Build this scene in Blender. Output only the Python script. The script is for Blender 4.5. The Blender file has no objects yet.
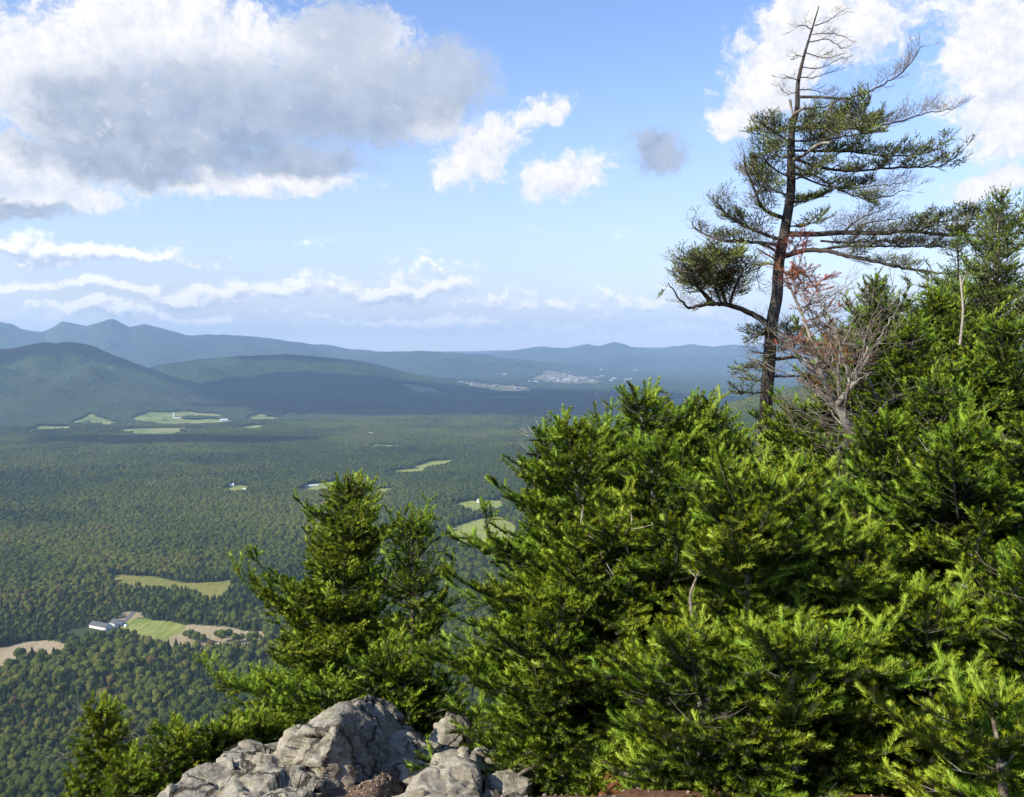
import bpy, math, random
import numpy as np
from mathutils import Vector, Matrix
R = math.radians
sc = bpy.context.scene
COL = sc.collection

# ------------------------------------------------------------------ camera
EYE = 1.6                      # the ledge is about z = 0
VALLEY = -400.0                # the valley floor
FPX, CX, CY, HORIZ = 983.0, 512.0, 398.5, 348.0
cam = bpy.data.cameras.new("camera")
cam.sensor_width = 36.0
cam.lens = FPX / 1024 * 36.0
cam.clip_start = 0.1
cam.clip_end = 200000
camo = bpy.data.objects.new("camera", cam)
COL.objects.link(camo)
PITCH = math.atan((CY - HORIZ) / FPX)
camo.location = (0, 0, EYE)
camo.rotation_euler = (math.pi / 2 - PITCH, 0, 0)
sc.camera = camo

# ------------------------------------------------------------------ light
SUN_AZ = R(-122)                # compass style angle from +Y, to the left of the view
SUN_EL = R(36)
sd = Vector((math.sin(SUN_AZ) * math.cos(SUN_EL), math.cos(SUN_AZ) * math.cos(SUN_EL), math.sin(SUN_EL)))
sun = bpy.data.lights.new("sun", 'SUN')
sun.energy = 4.9
sun.angle = R(0.53)
sun.color = (1.0, 0.92, 0.76)
suno = bpy.data.objects.new("sun", sun)
COL.objects.link(suno)
suno.rotation_euler = sd.to_track_quat('Z', 'Y').to_euler()
sc.view_settings.view_transform = 'Standard'
sc.view_settings.look = 'None'
sc.view_settings.gamma = 1
sc.view_settings.exposure = 0.65
sc.view_settings.use_curve_mapping = False
sc.cycles.use_denoising = True
sc.cycles.max_bounces = 6
sc.cycles.diffuse_bounces = 2
sc.cycles.glossy_bounces = 2
sc.cycles.transmission_bounces = 3
sc.cycles.transparent_max_bounces = 8
sc.cycles.volume_bounces = 2
sc.cycles.caustics_reflective = False
sc.cycles.caustics_refractive = False

def ray(px, py):
    """world direction through a pixel, scaled so its y is 1"""
    u = (px - CX) / FPX
    v = -(py - CY) / FPX
    d = Vector((u, math.cos(PITCH) + v * math.sin(PITCH), v * math.cos(PITCH) - math.sin(PITCH)))
    return d / d.y

def at(px, py, y):
    """the point at distance y (along +Y) seen at a pixel"""
    d = ray(px, py)
    return Vector((d.x * y, y, EYE + d.z * y))

def ground_pt(px, py, z=VALLEY):
    d = ray(px, py)
    t = (z - EYE) / d.z
    return (d.x * t, t)

# ------------------------------------------------------------------ node helper
class NB:
    def __init__(s, nt):
        s.nt = nt
    def n(s, typ, **kw):
        nd = s.nt.nodes.new(typ)
        for k, v in kw.items():
            setattr(nd, k, v)
        return nd
    def put(s, sock, v):
        if isinstance(v, bpy.types.NodeSocket):
            s.nt.links.new(v, sock)
        elif v is not None:
            sock.default_value = v
    def m(s, op, a, b=None, c=None, clamp=False):
        nd = s.n('ShaderNodeMath', operation=op, use_clamp=clamp)
        s.put(nd.inputs[0], a)
        if b is not None: s.put(nd.inputs[1], b)
        if c is not None: s.put(nd.inputs[2], c)
        return nd.outputs[0]
    def add(s, a, b): return s.m('ADD', a, b)
    def sub(s, a, b): return s.m('SUBTRACT', a, b)
    def mul(s, a, b): return s.m('MULTIPLY', a, b)
    def div(s, a, b): return s.m('DIVIDE', a, b)
    def mx(s, a, b): return s.m('MAXIMUM', a, b)
    def mn(s, a, b): return s.m('MINIMUM', a, b)
    def step(s, x, lo, hi, a=0.0, b=1.0, smooth=True):
        nd = s.n('ShaderNodeMapRange', interpolation_type='SMOOTHSTEP' if smooth else 'LINEAR')
        nd.clamp = True
        s.put(nd.inputs[0], x); s.put(nd.inputs[1], lo); s.put(nd.inputs[2], hi); s.put(nd.inputs[3], a); s.put(nd.inputs[4], b)
        return nd.outputs[0]
    def noise(s, vec, scale=5, detail=4, rough=0.5, dist=0, dim='3D', color=False):
        nd = s.n('ShaderNodeTexNoise', noise_dimensions=dim)
        s.put(nd.inputs['Vector'], vec)
        nd.inputs['Scale'].default_value = scale
        nd.inputs['Detail'].default_value = detail
        nd.inputs['Roughness'].default_value = rough
        nd.inputs['Distortion'].default_value = dist
        return nd.outputs['Color' if color else 'Fac']
    def mix(s, f, a, b, blend='MIX'):
        nd = s.n('ShaderNodeMix', data_type='RGBA', blend_type=blend)
        s.put(nd.inputs[0], f); s.put(nd.inputs[6], a); s.put(nd.inputs[7], b)
        return nd.outputs[2]
    def xyz(s, x, y, z=0.0):
        nd = s.n('ShaderNodeCombineXYZ')
        s.put(nd.inputs[0], x); s.put(nd.inputs[1], y); s.put(nd.inputs[2], z)
        return nd.outputs[0]
    def ramp(s, f, stops):
        nd = s.n('ShaderNodeValToRGB')
        el = nd.color_ramp.elements
        while len(el) < len(stops): el.new(0.5)
        for e, (p, c) in zip(el, stops):
            e.position = p; e.color = c + (1,)
        s.put(nd.inputs[0], f)
        return nd.outputs[0]

def rgb(r, g, b): return (r, g, b, 1.0)

# ------------------------------------------------------------------ sky and its clouds (a world, by direction)
W = bpy.data.worlds.new("World")
sc.world = W
W.use_nodes = True
W.node_tree.nodes.clear()
b = NB(W.node_tree)
sky = b.n('ShaderNodeTexSky', sky_type='NISHITA')
sky.sun_disc = False
sky.sun_elevation = SUN_EL
sky.sun_rotation = SUN_AZ
sky.altitude = 600
sky.air_density = 1.0
sky.dust_density = 0.6
sky.ozone_density = 1.2
tc = b.n('ShaderNodeTexCoord')
sep = b.n('ShaderNodeSeparateXYZ')
b.put(sep.inputs[0], tc.outputs['Generated'])
DEG = 180 / math.pi
AZ = b.mul(b.m('ARCTAN2', sep.outputs[0], sep.outputs[1]), DEG)
EL = b.mul(b.m('ARCSINE', sep.outputs[2]), DEG)

def azel(px, py):
    d = ray(px, py).normalized()
    return math.degrees(math.atan2(d.x, d.y)), math.degrees(math.asin(d.z))

def cloud_group():
    """cloud fields as functions of bearing and elevation in degrees"""
    g = bpy.data.node_groups.new('cloud_field', 'ShaderNodeTree')
    g.interface.new_socket('Bearing', in_out='INPUT', socket_type='NodeSocketVector')
    for nm in ('White', 'Grey', 'Low', 'Rough'):
        g.interface.new_socket(nm, in_out='OUTPUT', socket_type='NodeSocketFloat')
    b = NB(g)
    gi = b.n('NodeGroupInput'); go = b.n('NodeGroupOutput')
    p2 = gi.outputs[0]
    sp = b.n('ShaderNodeSeparateXYZ'); b.put(sp.inputs[0], p2)
    AZ, EL = sp.outputs[0], sp.outputs[1]
    def split(c_):
        q = b.n('ShaderNodeSeparateXYZ'); b.put(q.inputs[0], c_); return q.outputs
    w1 = split(b.noise(p2, 0.16, 4, 0.55, color=True)); w2 = split(b.noise(p2, 0.6, 4, 0.6, color=True))
    WX = b.add(AZ, b.add(b.mul(b.sub(w1[0], 0.5), 3.4), b.mul(b.sub(w2[0], 0.5), 2.4)))
    WY = b.add(EL, b.add(b.mul(b.sub(w1[1], 0.5), 2.8), b.mul(b.sub(w2[1], 0.5), 2.0)))
    wv = b.xyz(WX, WY, 0.0)
    fine = b.noise(p2, 1.3, 7, 0.6)
    n1 = b.noise(wv, 0.38, 3, 0.5); n2 = b.noise(wv, 0.95, 3, 0.5); n3 = b.noise(wv, 2.3, 3, 0.5)
    def billow(n): return b.m('ABSOLUTE', b.sub(b.mul(n, 2.0), 1.0))
    puff = b.add(b.add(b.mul(billow(n1), 1.1), b.mul(billow(n2), 0.75)), b.mul(billow(n3), 0.42))
    def blob(px, py, rx, ry, ang=0.0):
        a0, e0 = azel(px, py)
        k = DEG / FPX
        dx = b.sub(WX, a0); dy = b.sub(WY, e0)
        if ang:
            c, s_ = math.cos(R(ang)), math.sin(R(ang))
            dx, dy = b.add(b.mul(dx, c), b.mul(dy, s_)), b.sub(b.mul(dy, c), b.mul(dx, s_))
        dx = b.div(dx, rx * k); dy = b.div(dy, ry * k)
        return b.sub(1.0, b.m('SQRT', b.add(b.mul(dx, dx), b.mul(dy, dy))))
    def union(lst):
        r = None
        for e in lst:
            v = blob(*e[:4], *(e[4:5]))
            r = v if r is None else b.m('SMOOTH_MAX', r, v, 0.12)
        return r
    rough = b.add(b.mul(puff, 0.62), b.mul(fine, 0.55))
    white = union([
        (50, 70, 140, 85), (180, 35, 190, 70), (330, 50, 130, 60), (20, 170, 100, 46), (120, 150, 140, 56), (250, 186, 150, 18), (60, 195, 100, 22), (310, 182, 70, 20),
        (428, 122, 52, 32), (480, 152, 80, 40, 32), (540, 112, 52, 20, 25), (562, 174, 66, 32, 18),
        (775, 72, 68, 64), (812, 30, 86, 60), (868, 22, 60, 56), (738, 112, 42, 28), (992, 48, 80, 92), (1014, 116, 70, 62), (1000, 180, 70, 20, 15)])
    grey = union([
        (130, 112, 130, 62), (230, 108, 190, 72), (360, 95, 140, 72), (440, 82, 76, 60), (150, 160, 190, 30), (290, 164, 110, 26), (340, 30, 80, 44),
        (10, 208, 70, 12), (655, 152, 44, 36)])
    low = b.noise(b.xyz(b.mul(WX, 0.24), b.mul(WY, 0.9), 3.1), 0.75, 7, 0.6)
    lowu = union([(30, 248, 110, 20), (140, 288, 170, 11), (280, 290, 90, 13), (420, 286, 100, 17), (520, 303, 90, 12), (650, 304, 110, 18), (600, 332, 170, 13), (100, 312, 200, 8), (400, 322, 160, 7)])
    g.links.new(b.add(white, b.mul(b.sub(rough, 0.62), 0.85)), go.inputs[0])
    g.links.new(b.add(grey, b.mul(b.sub(rough, 0.62), 0.5)), go.inputs[1])
    g.links.new(b.add(b.add(b.mul(b.sub(low, 0.5), 3.0), b.mul(b.sub(fine, 0.5), 1.3)), b.mul(b.mx(lowu, -0.5), 0.7)), go.inputs[2])
    g.links.new(rough, go.inputs[3])
    return g

CGR = cloud_group()
def field(dx=0.0, dy=0.0):
    nd = b.n('ShaderNodeGroup'); nd.node_tree = CGR
    b.put(nd.inputs[0], b.xyz(b.add(AZ, dx), b.add(EL, dy), 0.0))
    return nd.outputs
f0 = field(); f1 = field(-0.75, 0.75)
aw = b.step(f0[0], 0.02, 0.42)
ag = b.step(f0[1], 0.0, 0.5)
relief = b.sub(f0[3], f1[3])                  # faces turned up and left catch the sun
edge = b.sub(f0[0], f1[0])
lit = b.m('ADD', b.add(b.mul(relief, 1.1), b.mul(edge, 0.5)), 0.52, clamp=True)

# thin high haze of cloud toward the horizon
vn = b.step(b.noise(b.xyz(b.mul(AZ, 0.3), EL, 9.0), 0.3, 5, 0.55), 0.2, 0.8, 0.75, 1.0)
veil = b.mul(b.add(b.step(EL, -1.0, 5.0, 0.9, 0.0), b.step(EL, 0.0, 17.0, 0.42, 0.0)), vn)
hsv = b.n('ShaderNodeHueSaturation')
b.put(hsv.inputs['Color'], b.mix(1.0, sky.outputs[0], rgb(.95, .89, .98), 'MULTIPLY'))
hsv.inputs['Saturation'].default_value = 1.12
hsv.inputs['Value'].default_value = 1.0
kk = b.step(EL, 0.0, 15.0, .80, 1.0)
c = b.mix(veil, b.mix(1.0, hsv.outputs[0], b.xyz(kk, kk, b.mn(b.add(kk, .06), 1.0)), 'MULTIPLY'), rgb(3.4, 3.75, 4.25))
lowm = b.mul(b.step(EL, -0.3, 0.6), b.step(EL, 5.0, 8.4, 1.0, 0.0))
alow = b.mul(b.mul(b.step(f0[2], 0.0, 0.55), lowm), 0.9)
f2 = field(-0.25, 0.42)
litl = b.m('ADD', b.mul(b.sub(f0[2], f2[2]), 1.3), 0.5, clamp=True)
c = b.mix(alow, c, b.mix(litl, rgb(2.7, 3.1, 3.9), rgb(5.6, 5.5, 5.4)))
c = b.mix(b.step(EL, 0.0, 2.0, 0.8, 0.0), c, rgb(5.2, 5.1, 4.9))
c = b.mix(aw, c, b.mix(lit, rgb(3.3, 3.5, 3.95), rgb(4.75, 4.62, 4.55)))
under = b.step(EL, 10.5, 17.5)                # undersides are darkest low down
gcol = b.mix(under, rgb(1.45, 1.78, 2.35), rgb(2.35, 2.65, 3.2))
gvar = b.step(b.noise(b.xyz(AZ, EL, 4.0), 0.5, 6, 0.6), 0.32, 0.68, 0, 0.5)
gcol = b.mix(gvar, gcol, rgb(2.9, 3.15, 3.7))
gcol = b.mix(b.step(relief, 0.12, 0.6, 0, 0.5), gcol, rgb(4.3, 4.3, 4.5))
c = b.mix(b.mul(ag, 0.93), c, gcol)
bg = b.n('ShaderNodeBackground')
b.put(bg.inputs[0], c)
bg.inputs[1].default_value = 0.15
out = b.n('ShaderNodeOutputWorld')
W.node_tree.links.new(bg.outputs[0], out.inputs[0])
W.cycles.sampling_method = 'MANUAL'
W.cycles.sample_map_resolution = 512

# ------------------------------------------------------------------ materials
def material(name):
    m = bpy.data.materials.new(name)
    m.use_nodes = True
    nt = m.node_tree
    nt.nodes.clear()
    b = NB(nt)
    o = b.n('ShaderNodeOutputMaterial')
    return m, b, o

def bsdf(b, o, color, rough=0.8, spec=0.3, normal=None):
    p = b.n('ShaderNodeBsdfPrincipled')
    b.put(p.inputs['Base Color'], color)
    b.put(p.inputs['Roughness'], rough)
    p.inputs['Specular IOR Level'].default_value = spec
    if normal is not None: b.put(p.inputs['Normal'], normal)
    if o is not None: b.nt.links.new(p.outputs[0], o.inputs[0])
    return p

def bump(b, h, strength=0.5, dist=0.02):
    nd = b.n('ShaderNodeBump')
    nd.inputs['Strength'].default_value = strength
    nd.inputs['Distance'].default_value = dist
    b.put(nd.inputs['Height'], h)
    return nd.outputs[0]

def geo(b): return b.n('ShaderNodeNewGeometry').outputs['Position']

def mat_leafy(name, stops, tipc, trans=0.35, spec=0.35, rough=0.5, attr=True):
    """needles or leaves: colour by each shoot's own tint"""
    m, b, o = material(name)
    if attr:
        a = b.n('ShaderNodeAttribute', attribute_name='tint')
        f = a.outputs['Fac']
    else:
        f = b.n('ShaderNodeObjectInfo').outputs['Random']
    col = b.ramp(f, stops)
    p = bsdf(b, None, col, rough, spec)
    t = b.n('ShaderNodeBsdfTranslucent')
    b.put(t.inputs[0], b.mix(1.0, col, tipc, 'MULTIPLY'))
    mx = b.n('ShaderNodeMixShader')
    mx.inputs[0].default_value = trans
    b.nt.links.new(p.outputs[0], mx.inputs[1]); b.nt.links.new(t.outputs[0], mx.inputs[2])
    b.nt.links.new(mx.outputs[0], o.inputs[0])
    return m

def mat_needles(name, stops, tipc, trans, spec, rough):
    m, b, o = material(name)
    a = b.n('ShaderNodeAttribute', attribute_name='tint')
    nv = b.n('ShaderNodeAttribute', attribute_name='lie')
    col = b.ramp(a.outputs['Fac'], stops)
    p = bsdf(b, None, col, rough, spec, nv.outputs['Vector'])
    t = b.n('ShaderNodeBsdfTranslucent')
    b.put(t.inputs[0], b.mix(1.0, col, tipc, 'MULTIPLY')); b.put(t.inputs['Normal'], nv.outputs['Vector'])
    mx = b.n('ShaderNodeMixShader'); mx.inputs[0].default_value = trans
    b.nt.links.new(p.outputs[0], mx.inputs[1]); b.nt.links.new(t.outputs[0], mx.inputs[2])
    b.nt.links.new(mx.outputs[0], o.inputs[0])
    return m

M = {}
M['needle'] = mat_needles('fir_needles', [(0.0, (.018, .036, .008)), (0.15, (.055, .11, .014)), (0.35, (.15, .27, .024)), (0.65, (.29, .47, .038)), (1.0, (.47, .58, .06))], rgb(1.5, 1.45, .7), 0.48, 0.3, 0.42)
M['needle_far'] = mat_needles('spruce_needles', [(0.0, (.09, .125, .04)), (0.5, (.21, .29, .06)), (1.0, (.36, .46, .08))], rgb(1.4, 1.4, .7), 0.25, 0.3, 0.5)
M['red_needle'] = mat_needles('red_needles', [(0.0, (.18, .045, .035)), (0.6, (.38, .085, .06)), (1.0, (.45, .18, .06))], rgb(1.3, 1.1, .9), 0.3, 0.2, 0.6)

def mat_bark(name, c0, c1, scale=60, lich=.6):
    m, b, o = material(name)
    p = geo(b)
    n = b.noise(p, scale, 5, 0.65)
    n2 = b.noise(p, scale * 0.13, 4, 0.6)
    col = b.mix(b.step(n, 0.35, 0.7), c0, c1)
    col = b.mix(b.step(n2, 0.5, 0.62, 0, lich), col, rgb(.36, .37, .31))
    bsdf(b, o, col, 0.85, 0.2, bump(b, n, 0.7, 0.004))
    return m
M['bark'] = mat_bark('fir_bark', rgb(.06, .045, .035), rgb(.17, .14, .115))
M['dark_bark'] = mat_bark('spruce_bark', rgb(.028, .024, .022), rgb(.085, .07, .06), 60, .15)
M['brown_twig'] = mat_bark('brown_twigs', rgb(.10, .08, .068), rgb(.26, .215, .185), 60, .1)
M['grey_twig'] = mat_bark('grey_twigs', rgb(.10, .085, .075), rgb(.24, .21, .18), 60, .2)
M['dead_wood'] = mat_bark('weathered_wood', rgb(.10, .08, .062), rgb(.27, .23, .19))
M['pale_wood'] = mat_bark('bleached_wood', rgb(.22, .19, .15), rgb(.42, .38, .32))

# rock: grey schist with pale lichen, rusty seams
m, b, o = material('lichened_rock')
p = geo(b)
n1 = b.noise(p, 3.2, 8, 0.6, 0.5)
n2 = b.noise(p, 28, 8, 0.7)
n3 = b.noise(p, 120, 5, 0.6)
mp = b.n('ShaderNodeMapping'); mp.inputs['Rotation'].default_value = (0.5, 0.35, 0.2); mp.inputs['Scale'].default_value = (2, 2, 22)
b.put(mp.inputs[0], p)
n4 = b.noise(mp.outputs[0], 2.4, 6, 0.6)
col = b.mix(b.step(n1, 0.3, 0.7), rgb(.13, .115, .088), rgb(.35, .315, .245))
col = b.mix(b.step(n2, 0.42, 0.62, 0, 0.6), col, rgb(.44, .42, .345))
col = b.mix(b.step(b.noise(p, 9, 7, 0.65), 0.56, 0.66, 0, 0.7), col, rgb(.22, .23, .14))
col = b.mix(b.step(n3, 0.55, 0.68, 0, 0.7), col, rgb(.07, .065, .055))
col = b.mix(b.step(b.noise(p, 2.1, 4, 0.5), 0.62, 0.7, 0, 0.5), col, rgb(.24, .13, .07))
vo = b.n('ShaderNodeTexVoronoi', feature='DISTANCE_TO_EDGE')
vo.inputs['Scale'].default_value = 3.4
b.put(vo.inputs['Vector'], b.mix(0.16, p, b.noise(p, 5, 5, .6, color=True)))
crk = b.step(b.add(vo.outputs['Distance'], b.mul(b.sub(n2, .5), .05)), .004, .035)
col = b.mix(b.mul(crk, 1.0), rgb(.07, .06, .048), col)
h = b.add(b.mul(crk, .5), 0.0)
h = b.add(h, b.add(b.add(b.mul(n1, 0.8), b.mul(n2, 0.6)), b.add(b.mul(n3, 0.12), b.mul(n4, 0.55))))
bsdf(b, o, col, 0.9, 0.2, bump(b, h, .9, 0.024))
M['rock'] = m

# summit soil: gritty, needle litter
m, b, o = material('summit_soil')
p = geo(b)
n = b.noise(p, 45, 8, 0.7); n2 = b.noise(p, 1.4, 4, 0.6)
col = b.mix(b.step(n, 0.35, 0.65), rgb(.07, .05, .035), rgb(.27, .19, .135))
sx = b.n('ShaderNodeSeparateXYZ'); b.put(sx.inputs[0], p)
col = b.mix(b.mul(b.step(n2, 0.35, 0.6, 0.2, 0.85), b.step(sx.outputs[0], .0, .35)), col, rgb(.19, .075, .032))
bsdf(b, o, col, 0.95, 0.1, bump(b, n, 1.0, 0.02))
M['soil'] = m
# ------------------------------------------------------------------ helpers: noise and meshes
def _h(ix, iy, seed):
    h = (ix.astype(np.int64) * 374761393 + iy.astype(np.int64) * 668265263 + seed * 1442695041) & 0xffffffff
    h = ((h ^ (h >> 13)) * 1274126177) & 0xffffffff
    return ((h ^ (h >> 16)) & 0xffffff) / float(0xffffff)

def vnoise(x, y, seed=0):
    ix = np.floor(x); iy = np.floor(y)
    fx = x - ix; fy = y - iy
    fx = fx * fx * fx * (fx * (fx * 6 - 15) + 10); fy = fy * fy * fy * (fy * (fy * 6 - 15) + 10)
    a = _h(ix, iy, seed); c = _h(ix + 1, iy, seed); d = _h(ix, iy + 1, seed); e = _h(ix + 1, iy + 1, seed)
    return (a * (1 - fx) + c * fx) * (1 - fy) + (d * (1 - fx) + e * fx) * fy

def fbm(x, y, seed=0, octv=5, gain=0.5):
    r = 0; amp = 1; tot = 0
    for i in range(octv):
        r = r + amp * vnoise(x, y, seed + i * 17); tot += amp
        amp *= gain; x = x * 2.03 + 11.3; y = y * 2.03 - 7.7
    return r / tot

def sstep(x, a, c):
    t = np.clip((x - a) / (c - a), 0, 1)
    return t * t * (3 - 2 * t)

def mesh_np(name, verts, faces, mats, parent=None, mi=None, smooth=False, attr=None, vattr=None):
    """faces: (n,3) or (n,4) int array, or a list of such"""
    verts = np.ascontiguousarray(verts, dtype=np.float32)
    fl = faces if isinstance(faces, list) else [faces]
    fl = [np.asarray(f, dtype=np.int32) for f in fl if len(f)]
    me = bpy.data.meshes.new(name)
    me.vertices.add(len(verts)); me.vertices.foreach_set('co', verts.ravel())
    loops = np.concatenate([f.ravel() for f in fl])
    tot = np.concatenate([np.full(len(f), f.shape[1], np.int32) for f in fl])
    st = np.concatenate([[0], np.cumsum(tot)[:-1]]).astype(np.int32)
    me.loops.add(len(loops)); me.loops.foreach_set('vertex_index', loops)
    me.polygons.add(len(tot)); me.polygons.foreach_set('loop_start', st)
    try: me.polygons.foreach_set('loop_total', tot)
    except Exception: pass
    if mi is not None: me.polygons.foreach_set('material_index', np.asarray(mi, np.int32))
    me.polygons.foreach_set('use_smooth', np.full(len(tot), bool(smooth)))
    for k, v in (attr or {}).items():
        a = me.attributes.new(k, 'FLOAT', 'FACE')
        a.data.foreach_set('value', np.asarray(v, np.float32))
    for k, v in (vattr or {}).items():
        a = me.attributes.new(k, 'FLOAT_VECTOR', 'FACE')
        a.data.foreach_set('vector', np.ascontiguousarray(v, dtype=np.float32).ravel())
    me.update(calc_edges=True)
    for m_ in (mats if isinstance(mats, (list, tuple)) else [mats]): me.materials.append(m_)
    o = bpy.data.objects.new(name, me)
    if parent is not None: o.parent = parent
    return o

def link(o):
    COL.objects.link(o); return o

def tag(o, label=None, cat=None, group=None, kind=None):
    if label: o['label'] = label
    if cat: o['category'] = cat
    if group: o['group'] = group
    if kind: o['kind'] = kind
    return o

def empty(name, loc, rz=0.0):
    o = bpy.data.objects.new(name, None)
    o.empty_display_size = 0.2
    o.location = loc; o.rotation_euler = (0, 0, rz)
    return link(o)

def copy_tree(o, parent=None):
    c_ = o.copy(); COL.objects.link(c_); c_.parent = parent
    for ch in list(o.children): copy_tree(ch, c_)
    return c_

# ------------------------------------------------------------------ the shape of the land
def ridge(az, r, pts, D, w, front=1.0):
    """a range of hills whose crest at distance D follows the given skyline"""
    px = np.array([p_[0] for p_ in pts], float); py = np.array([p_[1] for p_ in pts], float)
    azp = np.degrees(np.arctan((px - CX) / FPX))
    hh = np.interp(az, azp, (HORIZ - py) * D / FPX - VALLEY)
    hh = np.clip(hh, 0, None)
    Dn = D
    t = (r - Dn) / w
    t = np.where(t < 0, t * front, t)
    return hh * np.exp(-t * t)

RIDGES = [
    ([(-900, 330), (-100, 321), (0, 325), (20, 331), (40, 334), (60, 326.5), (84, 331), (108, 324), (128, 330), (146, 326.5), (170, 331), (200, 335), (232, 335), (260, 338), (300, 343), (330, 348), (380, 353), (450, 360), (600, 370)], 19000, 2600, .8, 1),
    ([(-900, 352), (-200, 350), (0, 348), (40, 346), (70, 345.5), (100, 350), (130, 359), (170, 374), (210, 388), (260, 400), (300, 408)], 8000, 1300, 1.4, 2),
    ([(60, 392), (120, 378), (165, 365), (200, 359), (240, 355), (290, 356), (330, 359), (380, 366), (440, 378), (500, 388)], 10200, 1500, .8, 3),
    ([(300, 363), (340, 358), (370, 354.5), (415, 351), (460, 352), (500, 358), (540, 362), (620, 372)], 16500, 1800, 1, 4),
    ([(400, 362), (440, 357), (480, 354), (505, 352), (520, 350), (545, 346.5), (560, 348.5), (585, 344.5), (600, 346.8), (617, 343), (640, 349), (665, 350.5), (690, 345), (712, 347.8), (735, 344.5), (760, 348), (800, 346), (1000, 344), (1500, 340)], 22000, 2300, 1, 5),
    ([(-900, 344), (-200, 345), (300, 349), (380, 352), (440, 352), (500, 351), (560, 349), (700, 347), (1000, 347), (1500, 346)], 27500, 1800, 1, 6),
    ([(500, 368), (560, 360), (600, 357), (660, 354), (700, 358), (760, 353), (1000, 356), (1500, 350)], 19500, 1500, 1, 7),
]

def land(x, y):
    r = np.hypot(x, y); az = np.degrees(np.arctan2(x, y))
    E = 3.2 + 7.0 * sstep(x, 0.5, 6.0) + 0.8 * (vnoise(x * .35, y * .35, 5) - .5)
    s = -0.5 * x + 0.866 * y - E
    sl = np.where(s > 0, np.sqrt(s * s + .6) - math.sqrt(.6), 0.0)
    zled = -0.74 * sl + np.where(s < 0, np.minimum(-s, 60) * 0.03, 0)
    zled = zled - .15 * sstep(y, 3.3, 3.8) - .24 * sstep(x, -.56, -.36) * (1 - sstep(x, .25, .45)) * sstep(y, 3.3, 3.8)
    left = np.clip(-x - 1.0 - 0.05 * y, 0, None)
    zled = zled - 0.7 * np.minimum(left, 6)
    zled = zled + (fbm(x * 1.1, y * 1.1, 3, 4) - .5) * 0.22 * sstep(r, 1, 4) + (fbm(x * .02, y * .02, 8, 4) - .5) * 26 * sstep(s, 30, 160)
    und = (fbm(x / 900, y / 900, 21, 4) - .5) * 26 * sstep(r, 1200, 5000)
    zv = VALLEY + und
    h = np.zeros_like(zv)
    for pts, D, w, fr, sd_ in RIDGES:
        wob = (fbm(x / (w * .9), y / (w * .9), 40 + sd_, 4) - .5) * 1.1 * w
        g = ridge(az + (fbm(x / 1500, y / 1500, 33 + sd_, 3) - .5) * 1.2, r + wob, pts, D, w, fr) * (1 + (fbm(x / (w * .36), y / (w * .36), 44 + sd_, 4) - .5) * .22)
        crest = np.exp(-((r + wob - D) / (w * .45)) ** 2)
        gul = (fbm(x / (w * .32), y / (w * .32), 60 + sd_, 5) - .5) * 2
        g = g * (1 + gul * 0.36 * (1 - crest))
        h = np.maximum(h, g)
    spur = 285 * np.exp(-(((x - 1230) / 540) ** 2) * .5 - (((y - 3250) / 700) ** 2) * .5)
    zv = zv + np.maximum(h, spur)
    # smooth maximum of the mountainside and the valley
    k = 14.0
    d = np.clip((zled - zv) / (2 * k) + .5, 0, 1)
    z = zv * (1 - d) + zled * d + k * d * (1 - d) * sstep(s, 100, 300)
    return z

def land1(x, y): return float(land(np.array([float(x)]), np.array([float(y)]))[0])

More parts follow.
